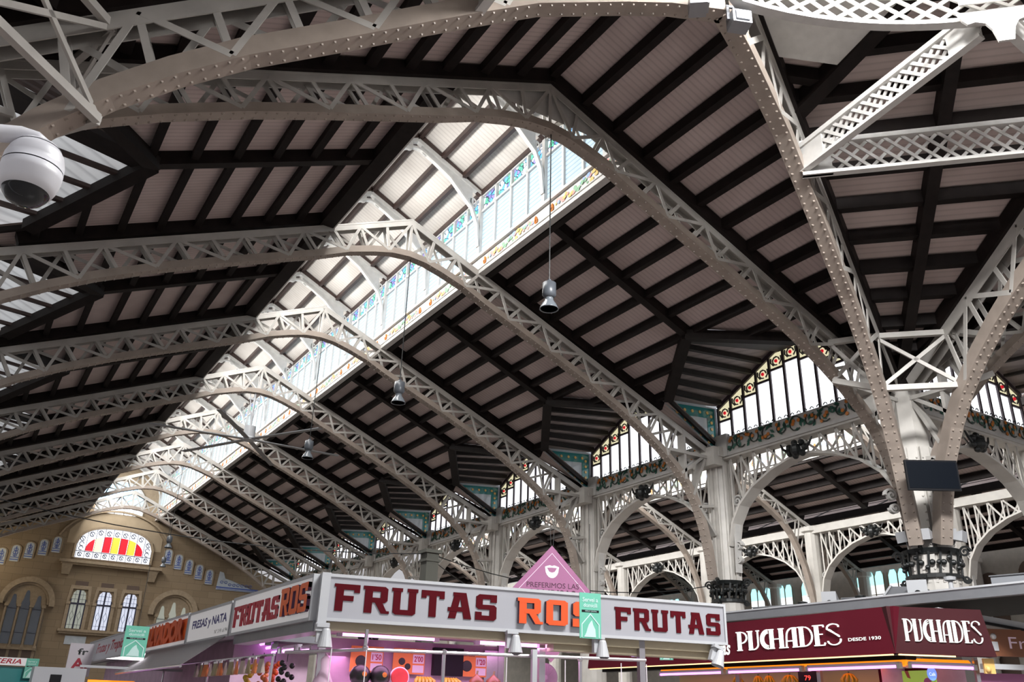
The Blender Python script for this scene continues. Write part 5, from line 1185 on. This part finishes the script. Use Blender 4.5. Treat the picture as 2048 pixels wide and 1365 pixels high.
o = empty('shop_sign', (-6.6, 9, 2.17), 0, 'narrow pale sign with red italic letters at the left edge', 'sign'); part(o, 'board', M['signw2'], lambda m: m.box(-.5, .68, 0, .08, 0, .14)); text('red_lettering', 'CARNICERIA', -.42, .6, .03, .12, 0, M['dred2'], o, .004, .25, .02); part(o, 'stall_body', M['teal'], lambda m: m.box(-.5, 1.0, .1, .8, -2.17, -.02))
o = empty('shop_sign', (BX, 15.0, BZ), 0, 'white sign board with black and red letters behind the script sign', 'sign'); part(o, 'board', M['paper'], lambda m: (m.box(0, .58, 0, .08, -.3, .5), m.box(.25, .33, .02, .06, -BZ, -.3))); text('black_lettering', 'fr', .2, .46, .22, .38, 0, M['iron'], o, .004, 0, .02); text('red_lettering', 'A.', .1, .5, -.14, .14, 0, M['dred2'], o, .004, 0, .03)
o = empty('display_case', (-5.9, 7.2, 0), 0, 'grey metal stall front with small screen at lower left', 'display case'); part(o, 'case', M['lgrey'], lambda m: m.box(0, .85, 0, .5, 1.7, 2.12)); part(o, 'screen', M['black'], lambda m: m.box(.28, .46, -.02, 0, 1.85, 2.0)); part(o, 'base', M['pinkwall'], lambda m: m.box(0, 1.9, 0, .5, 0, 1.68)); part(o, 'light_strip', M['tubev'], lambda m: m.box(0, 1.6, -.03, 0, 1.66, 1.69)); part(o, 'orange_light', M['oglow'], lambda m: m.box(.9, 1.7, -.02, .0, 1.9, 1.94))
o = empty('stall_light', (-4.9, 6.2, 2.27), 0, 'bright white triangular light panel under the awning at left', 'light panel'); part(o, 'panel', glow('white_panel', (1, .93, 1), 3., None, True), lambda m: m.prism([(0, 0, 0), (.62, 0, .12), (.6, 0, .0)], (0, 1, 0), .1)); part(o, 'rail', M['lgrey'], lambda m: m.box(-.4, 2., -.02, .03, -.16, -.12))
# mauve diamond sign and cables
ts = empty('diamond_sign', (1.6, 2.0, 3.42), R(-22), 'mauve diamond sign with a white mouth rising behind the long sign', 'sign')
part(ts, 'board', M['mauve'], lambda m: m.prism([(0, 0, 1.0), (-.92, 0, 0), (0, 0, -1.), (.92, 0, 0)], (0, 1, 0), .03))
part(ts, 'outline', M['mauvew'], lambda m: m.sweep([(-.8, -.003, .0), (0, -.003, .86), (.8, -.003, .0)], (0, 1, 0), -.005, .005, -.001, .002))
def mouth(m):
    up = [(-.13, .62), (-.09, .635), (-.04, .65), (0, .635), (.04, .65), (.09, .635), (.13, .62)]; lo = [(.13, .6)] + [(.125 * math.cos(R(a)), .58 + .16 * math.sin(R(a))) for a in range(0, -181, -20)]
    m.poly([(a, -.004, b) for a, b in up + lo])
part(ts, 'mouth', M['paper'], mouth); part(ts, 'mouth_gap', M['mauve'], lambda m: m.poly([(-.09, -.006, .60), (0, -.006, .605), (.09, -.006, .60), (.05, -.006, .535), (0, -.006, .52), (-.05, -.006, .535)]))
text('small_text', 'PREFERIMOS LAS', -.46, .5, .25, .34, 0, M['maroon'], ts, .004); text('large_text', 'SONRISAS', -.42, .44, .03, .22, 0, M['maroon'], ts, .004, 0, .03)
for s in (-1, 1): part(ts, 'cord', M['iron'], lambda m: m.tube([(s * .02, .01, 1.0), (s * .04, .01, 1.35)], .004, 4))
o = empty('square_post', (2.15, 8, 0), 0, 'dark square post standing behind the long sign', 'post'); part(o, 'shaft', M['concrete'], lambda m: m.box(-.16, .16, -.16, .16, 0, 5.1)); part(o, 'cap', M['concrete'], lambda m: m.box(-.22, .22, -.22, .22, 5.1, 5.18)); part(o, 'collar_plate', M['concrete'], lambda m: m.box(-.19, .19, -.19, .19, 4.9, 4.96))
for a, b, lb in (((2.15, 8, 5.1), (XC - .4, 6, 4.9), 'thin dark cable from the square post to the first column'), ((2.15, 8, 5.1), (-9.3, 12, 6.2), 'thin dark cable running left from the square post'), ((2.15, 8, 5.0), (XC - .4, 12, 4.4), 'lower thin cable from the square post to the second column')):
    a = Vector(a); b = Vector(b); mb = MB(); mb.tube([a.lerp(b, t / 10) - Vector((0, 0, .5 * 4 * (t / 10) * (1 - t / 10))) for t in range(11)], .012, 5); tag(mb.build('overhead_cable', M['iron']), lb, 'cable')

# ------------------------------------------------------------------ maroon stall
PO = Vector((5.0, -2.36, 0)); A_L = math.atan2(-.998, -.06); A_R = math.atan2(-.467, .884)
p1 = empty('shop_sign', PO, A_L, 'long maroon fascia with white striped lettering left of its corner', 'sign')
part(p1, 'fascia', M['burg'], lambda m: m.hexa([(-8.5, 0, 2.6), (0, 0, 2.6), (0, .2, 2.6), (-8.5, .2, 2.6), (-8.5, .1, 3.31), (0, .1, 3.31), (0, .3, 3.31), (-8.5, .3, 3.31)]))
puchades(-3.46, -1.02, 2.78, 3.11, .03, p1); text('small_lettering', 'DESDE 1930', -.88, -.24, 2.82, 2.87, .02, M['letw'], p1, .006, 0, .012)
text('script_lettering', 'Frutas Selectas', -5.4, -3.66, 2.72, 2.98, .02, M['letw'], p1, .006, .25, .02)
part(p1, 'warm_strip', M['warm'], lambda m: m.box(-8.4, -.05, -.01, .02, 2.575, 2.595))
p2 = empty('shop_sign', PO, A_R, 'short maroon fascia with white striped lettering right of its corner', 'sign')
part(p2, 'fascia', M['burg2'], lambda m: m.hexa([(0, 0, 2.6), (1.62, 0, 2.6), (1.6, .2, 2.6), (0, .2, 2.6), (0, .1, 3.31), (1.55, .1, 3.31), (1.55, .3, 3.31), (0, .3, 3.31)]))
puchades(.2, 1.45, 2.79, 3.12, .03, p2); part(p2, 'warm_strip', M['warm'], lambda m: m.box(.05, .95, -.01, .02, 2.575, 2.595))
o = empty('light_box', PO, A_L, 'glowing orange canopy box under the left maroon fascia', 'light box'); part(o, 'orange_box', M['oglow'], lambda m: m.hexa([(-6.2, .3, 2.45), (-.1, .3, 2.45), (-.1, .6, 2.45), (-6.2, .6, 2.45), (-6.2, .34, 2.53), (-.1, .34, 2.53), (-.1, .6, 2.53), (-6.2, .6, 2.53)])); part(o, 'dark_gap', M['black'], lambda m: m.box(-8.4, -.1, .34, .6, 2.535, 2.6))
o = empty('light_box', PO, A_R, 'glowing orange canopy box under the right maroon fascia', 'light box'); part(o, 'orange_box', M['oglow'], lambda m: m.hexa([(.25, .3, 2.47), (1.4, .3, 2.47), (1.4, .6, 2.47), (.25, .6, 2.47), (.28, .34, 2.56), (1.35, .34, 2.56), (1.35, .6, 2.56), (.28, .6, 2.56)]))
def onL(x, y, z): d = Vector((-.06, -.998, 0)); n = Vector((.998, -.06, 0)); p = PO + d * x + n * y; return (p.x, p.y, z)
def onR(x, y, z): d = Vector((.884, -.467, 0)); n = Vector((.467, .884, 0)); p = PO + d * x + n * y; return (p.x, p.y, z)
tube_light(onL(-6.1, .25, 2.43), A_L, 1.9, 'violet tube at the far left under the orange box', 'tubev'); tube_light(onL(-4.0, .25, 2.43), A_L, 1.8, 'violet tube in the middle under the orange box', 'tubev'); tube_light(onL(-2.0, .25, 2.43), A_L, 1.8, 'violet tube nearest the maroon corner', 'tubev'); tube_light(onR(.35, .25, 2.44), A_R, 1., 'violet tube under the right orange box', 'tubev')
o = empty('market_stall', PO, A_L, 'maroon stall interior with yellow back wall', 'market stall')
part(o, 'back_wall', paint('cream_wall', (.62, .50, .25), .5), lambda m: m.box(-6.4, -1.1, 1.0, 1.06, 0, 2.44)); part(o, 'dark_panel', M['burg'], lambda m: m.box(-1.1, -.2, .9, 1.0, 0, 2.44)); part(o, 'ceiling_panel', M['pinkwall'], lambda m: m.box(-6.4, -.1, .6, 1.1, 2.44, 2.5)); part(o, 'post', M['steel'], lambda m: m.box(-1.98, -1.9, .4, .46, 0, 2.45)); part(o, 'post', M['steel'], lambda m: m.box(-4.0, -3.9, .4, .46, 0, 2.45)); part(o, 'shelf', M['paper'], lambda m: m.box(-2.9, -.2, .3, .45, 2.16, 2.18))
for k, (x, r_) in enumerate(((-4.1, .9), (-3.55, .8), (-3.27, .85), (-2.75, 1.35), (-1.42, 1.2))):
    o = empty('banana_bunch', onL(x, .55, 2.4), 0, '%s banana bunch hanging under the orange light box from the left' % ORD[k], 'bananas', 'hanging banana bunches')
    part(o, 'stalk', M['green'], lambda m: m.tube([(0, 0, 0), (0, 0, -.05)], .016, 6))
    for j in range(9): a = R(-160 + 40 * j); part(o, 'banana', M['banana'], lambda m, a=a: m.tube([(0, 0, -.04), (.06 * r_ * math.cos(a), .06 * r_ * math.sin(a), -.06), (.11 * r_ * math.cos(a), .11 * r_ * math.sin(a), -.13), (.09 * r_ * math.cos(a), .09 * r_ * math.sin(a), -.2)], .017, 6), True)
o = empty('number_display', onL(-2.5, .5, 2.24), A_L, 'black turn display with red digits seventy nine', 'display'); part(o, 'casing', M['black'], lambda m: m.box(0, .42, 0, .06, 0, .18)); text('digits', '79', .15, .29, .03, .11, 0, M['led'], o, .003); part(o, 'bracket', M['black'], lambda m: m.box(.2, .22, .0, .03, .18, .22))
o = empty('poster', onL(-.95, .85, 2.1), A_L, 'bright green picture panel left of the maroon corner', 'poster'); part(o, 'panel', M['picg'], lambda m: m.box(0, .95, 0, .02, 0, .3)); part(o, 'figure_print', M['skin'], lambda m: (m.lathe([(.001, -.004), (.05, -.004), (.05, 0)], (.15, 0, .2), 12, 0, (0, 1, 0)), m.box(.08, .22, -.004, 0, 0, .14), m.poly([(.4, -.004, .3), (.47, -.004, .3), (.5, -.004, .18), (.44, -.004, .2)]))); part(o, 'aubergine_print', M['mauve'], lambda m: m.lathe([(.001, -.004), (.07, -.004), (.07, 0)], (.8, 0, .12), 14, 0, (0, 1, 0)))
o = empty('oval_sign', onR(.6, .3, 2.24), A_R, 'small blue oval sign right of the maroon corner', 'sign'); part(o, 'oval', M['bluep'], lambda m: m.prism([(.1 + .075 * math.cos(R(a)), 0, .1 + .1 * math.sin(R(a))) for a in range(0, 360, 20)], (0, 1, 0), .02)); text('lettering', 'Café', .05, .15, .07, .12, 0, M['letw'], o, .004); part(o, 'bracket', M['steel'], lambda m: m.box(.09, .11, 0, .02, .2, .26))
o = empty('small_placard', onR(.42, .2, 2.08), A_R, 'cream placard with blue writing under the oval sign', 'placard'); part(o, 'card', M['paper'], lambda m: m.box(0, .5, 0, .02, 0, .13)); text('lettering', 'Fruit', .08, .3, .02, .1, 0, M['navy'], o, .003)
o = empty('market_stall', PO, A_R, 'right flank of the maroon stall with pink lit shelves', 'market stall'); part(o, 'back_wall', M['pinkwall'], lambda m: m.box(.2, 1.6, .9, .95, 0, 2.45)); part(o, 'shelf', M['steel'], lambda m: m.box(.1, 1.4, .3, .5, 2.05, 2.07)); part(o, 'post', M['steel'], lambda m: m.box(1.42, 1.48, .3, .36, 0, 2.6)); part(o, 'gilt_bracket', M['gold'], lambda m: (m.box(1.45, 1.62, .1, .14, 2.36, 2.58), m.ball((1.5, .1, 2.42), .05, 8)))
for k, x in enumerate((.3, 1.05, 1.2)):
    f = empty('fruit_basket', onR(x, .4, 2.07), A_R, ['paper cone of sweets left of the blue oval', 'yellow fruit heap on the right shelf', 'second yellow heap at the shelf end'][k], 'fruit'); part(f, 'fruit', M[['banana', 'gold', 'gold'][k]], lambda m: [m.ball((random.uniform(-.06, .06), random.uniform(-.05, .05), .03 + .02 * (j % 4)), .03, 6) for j in range(10)], True); part(f, 'tray', M['olive'], lambda m: m.box(-.09, .09, -.08, .08, 0, .02))
o = empty('shop_sign', onR(1.75, .6, 2.66), A_R, 'orange brown sign right of the maroon fascia at the edge', 'sign'); part(o, 'board', M['rust'], lambda m: m.box(0, 2.2, 0, .1, 0, .42)); part(o, 'emblem', M['lgrey'], lambda m: (m.ball((.25, 0, .3), .05, 10), m.box(.2, .3, -.02, 0, .08, .22))); text('lettering', 'Fruites', .5, 1.5, .12, .3, 0, M['mauvew'], o, .004); part(o, 'under_rail', M['lgrey'], lambda m: m.box(0, 2.2, .0, .1, -.2, -.12)); part(o, 'lower_body', M['mauve'], lambda m: m.box(0, 2.2, .2, .3, -2.66, -.25))
o = empty('folded_awning', onR(1.2, .7, 3.28), A_R, 'light grey folded awning above the orange brown sign', 'awning'); part(o, 'slope', M['lgrey'], lambda m: m.hexa([(0, 0, .02), (2.6, -.1, -.35), (2.6, .5, -.35), (0, .5, .02), (0, 0, .12), (2.6, -.1, -.25), (2.6, .5, -.25), (0, .5, .12)])); part(o, 'front_bar', M['black'], lambda m: m.bar((0, -.02, .0), (2.6, -.12, -.38), .04, .06))
# flat roof edge and gear above the maroon stall
o = empty('roof_edge', (6.5, 0, 0), 0, 'long grey metal roof edge running behind the maroon fascia', 'canopy'); part(o, 'edge_beam', M['greymetal'], lambda m: m.box(-.02, .12, -6.5, 6, 3.50, 3.66)); part(o, 'top_lip', M['lgrey'], lambda m: m.box(-.04, .14, -6.5, 6, 3.66, 3.69)); part(o, 'deck', M['timber'], lambda m: m.box(.12, 3.1, -6.5, 6, 3.56, 3.62))
for x, y in ((.3, -6), (.3, 5.7), (2.8, -6), (2.8, 5.7)): part(o, 'post', M['greymetal'], lambda m, x=x, y=y: m.box(x, x + .08, y, y + .08, 0, 3.56))
def gear(loc, rz2, w_, d_, h_, label, port):
    o = empty('air_unit', loc, rz2, label, 'air unit', 'grey air units on the stall roof')
    part(o, 'casing', M['lgrey'] if port else M['beam'], lambda m: m.hexa([(0, 0, 0), (w_, 0, 0), (w_, d_, 0), (0, d_, 0), (0, 0, h_), (w_, 0, h_), (w_ * .9, d_ * .8, h_ * (.8 if port else 1)), (0, d_ * .8, h_ * (.8 if port else 1))]))
    if port: part(o, 'round_port', M['black'], lambda m: m.lathe([(.001, -.01), (.055, -.01), (.06, 0)], (w_ / 2, 0, h_ * .55), 16, 0, (0, 1, 0)))
    else: part(o, 'lid', M['greymetal'], lambda m: m.box(-.02, w_ + .02, -.02, d_, h_, h_ + .02))
gear((8.1, 1.36, 3.62), R(-62), .3, .6, .52, 'white boxed air unit with round port right of the slender columns', 1)
gear((8.1, -.66, 3.62), R(-62), .36, .6, .55, 'white boxed air unit with round port in front of the great pier', 1)
gear((7.9, 3.1, 3.62), R(-80), 1.0, .5, .3, 'low grey box on the stall roof at left', 0); gear((8.3, 1.0, 3.62), R(-70), .7, .5, .36, 'grey box right of the first white air unit', 0); gear((7.6, -2.6, 3.62), R(-80), 1.6, .6, .36, 'blue grey box at the right end of the stall roof', 0)
o = empty('air_unit', (8.2, .25, 3.62), R(-75), 'grey slanted cowl between the two white air units', 'air unit'); part(o, 'cowl', M['greymetal'], lambda m: m.prism([(0, 0, 0), (.45, 0, .5), (1.0, 0, .46), (1.1, 0, .2), (.7, 0, .2), (.5, 0, 0)], (0, 1, 0), .5)); part(o, 'rim', M['lgrey'], lambda m: m.bar((0, -.01, .02), (.45, -.01, .52), .04, .03))
for k, (x, y, t) in enumerate(((8.2, 1.95, .28), (8.3, .55, .3), (8.2, -1.5, .45))):
    o = empty('roof_vent', (x, y, 3.62), 0, ['small dark roof vent with a dish on a stem', 'dark boxy roof vent beside the slanted cowl', 'pale coiled vent pipe right of the great pier'][k], 'vent')
    part(o, 'body', M['iron'] if k < 2 else M['lgrey'], lambda m: (m.lathe([(.2, 0), (.2, .06), (.05, .08), (.04, t), (.1, t + .02), (.11, t + .08), (.03, t + .1)], seg=12), m.lathe([(.05, .0), (.05, .2)], (0, .3, 0), 8))); part(o, 'tray', M['iron'], lambda m: m.box(-.2, .2, -.5, .5, .03, .08))

# ------------------------------------------------------------------ light
def area(name, loc, rot, sx, sy, e, c=(1, 1, 1), spread=180):
    l = D.lights.new(name, 'AREA'); l.shape = 'RECTANGLE'; l.size = sx; l.size_y = sy; l.energy = e; l.color = c; l.spread = R(spread)
    o = D.objects.new(name, l); COL.objects.link(o); o.location = loc; o.rotation_euler = rot; return o
area('monitor_daylight', (-1.85, 23, 13.35), (0, R(-52), 0), 1.5, 44, 4300, (1, .98, .95))
area('dome_daylight', (0, -W, 15.5), (0, 0, 0), 6, 6, 1200, (.95, .97, 1))
pl_ = D.lights.new('crossing_fill', 'POINT'); pl_.energy = 1500; pl_.shadow_soft_size = 1.6; po = D.objects.new('crossing_fill', pl_); COL.objects.link(po); po.location = (0, -W - .5, 12.1)  # added point lamp in mid-air, stands in for dome light on ring and girders
dv = Vector((.72, .66, -.2)); area('ring_fill', (-.6, -W - .2, 11.8), dv.to_track_quat('-Z', 'Y').to_euler(), 5, 1.3, 2800)  # added fill lamp inside the ring, brightens the girders and ring face
area('second_nave_daylight', (CX2 - 1.8, 20, 11.6), (0, R(-60), 0), 1.2, 38, 3200, (1, .97, .93))
area('stall_glow', FL(1.6, .5, 2.36), (0, 0, RZ), 2.6, .5, 22, (1, .5, .9)); area('stall_glow_side', (-3.2, .8, 2.2), (0, 0, 0), .4, 2.5, 12, (1, .5, .9))
q_ = D.lights.new('wall_glow', 'POINT'); q_.energy = 110; q_.color = (1, .85, .6); q_.shadow_soft_size = .6; qo = D.objects.new('wall_glow', q_); COL.objects.link(qo); qo.location = (-6.6, 43.2, 8.4)  # added lamp without a fixture, makes a warm bright patch on the end wall
wl = D.worlds.new('world'); bpy.context.scene.world = wl; wl.use_nodes = True
bg = wl.node_tree.nodes['Background']; bg.inputs[0].default_value = (.97, .96, 1, 1); bg.inputs[1].default_value = .54

# ------------------------------------------------------------------ camera
cam = D.cameras.new('camera'); co = D.objects.new('camera', cam); COL.objects.link(co); bpy.context.scene.camera = co
cam.sensor_width = 36; cam.lens = 1702.67 / 2048 * 36; cam.clip_end = 300; cam.clip_start = .05
yaw, pitch, roll = .5535, .4119, .0304
F = Vector((math.sin(yaw) * math.cos(pitch), math.cos(yaw) * math.cos(pitch), math.sin(pitch))); Rv = Vector((math.cos(yaw), -math.sin(yaw), 0)); U = Rv.cross(F)
R2 = Rv * math.cos(roll) + U * math.sin(roll); U2 = -Rv * math.sin(roll) + U * math.cos(roll)
co.matrix_world = Matrix(((R2.x, U2.x, -F.x, -7.396), (R2.y, U2.y, -F.y, -10.947), (R2.z, U2.z, -F.z, 1.6), (0, 0, 0, 1)))
sc_ = bpy.context.scene; sc_.view_settings.view_transform = 'Standard'; sc_.view_settings.look = 'None'; sc_.view_settings.exposure = 0
sc_.cycles.use_denoising = True; sc_.cycles.max_bounces = 4; sc_.cycles.diffuse_bounces = 3; sc_.cycles.glossy_bounces = 2; sc_.cycles.transmission_bounces = 1; sc_.cycles.use_adaptive_sampling = True; sc_.cycles.adaptive_threshold = .03; sc_.cycles.adaptive_min_samples = 16; sc_.cycles.caustics_reflective = False; sc_.cycles.caustics_refractive = False; sc_.cycles.sample_clamp_indirect = 6
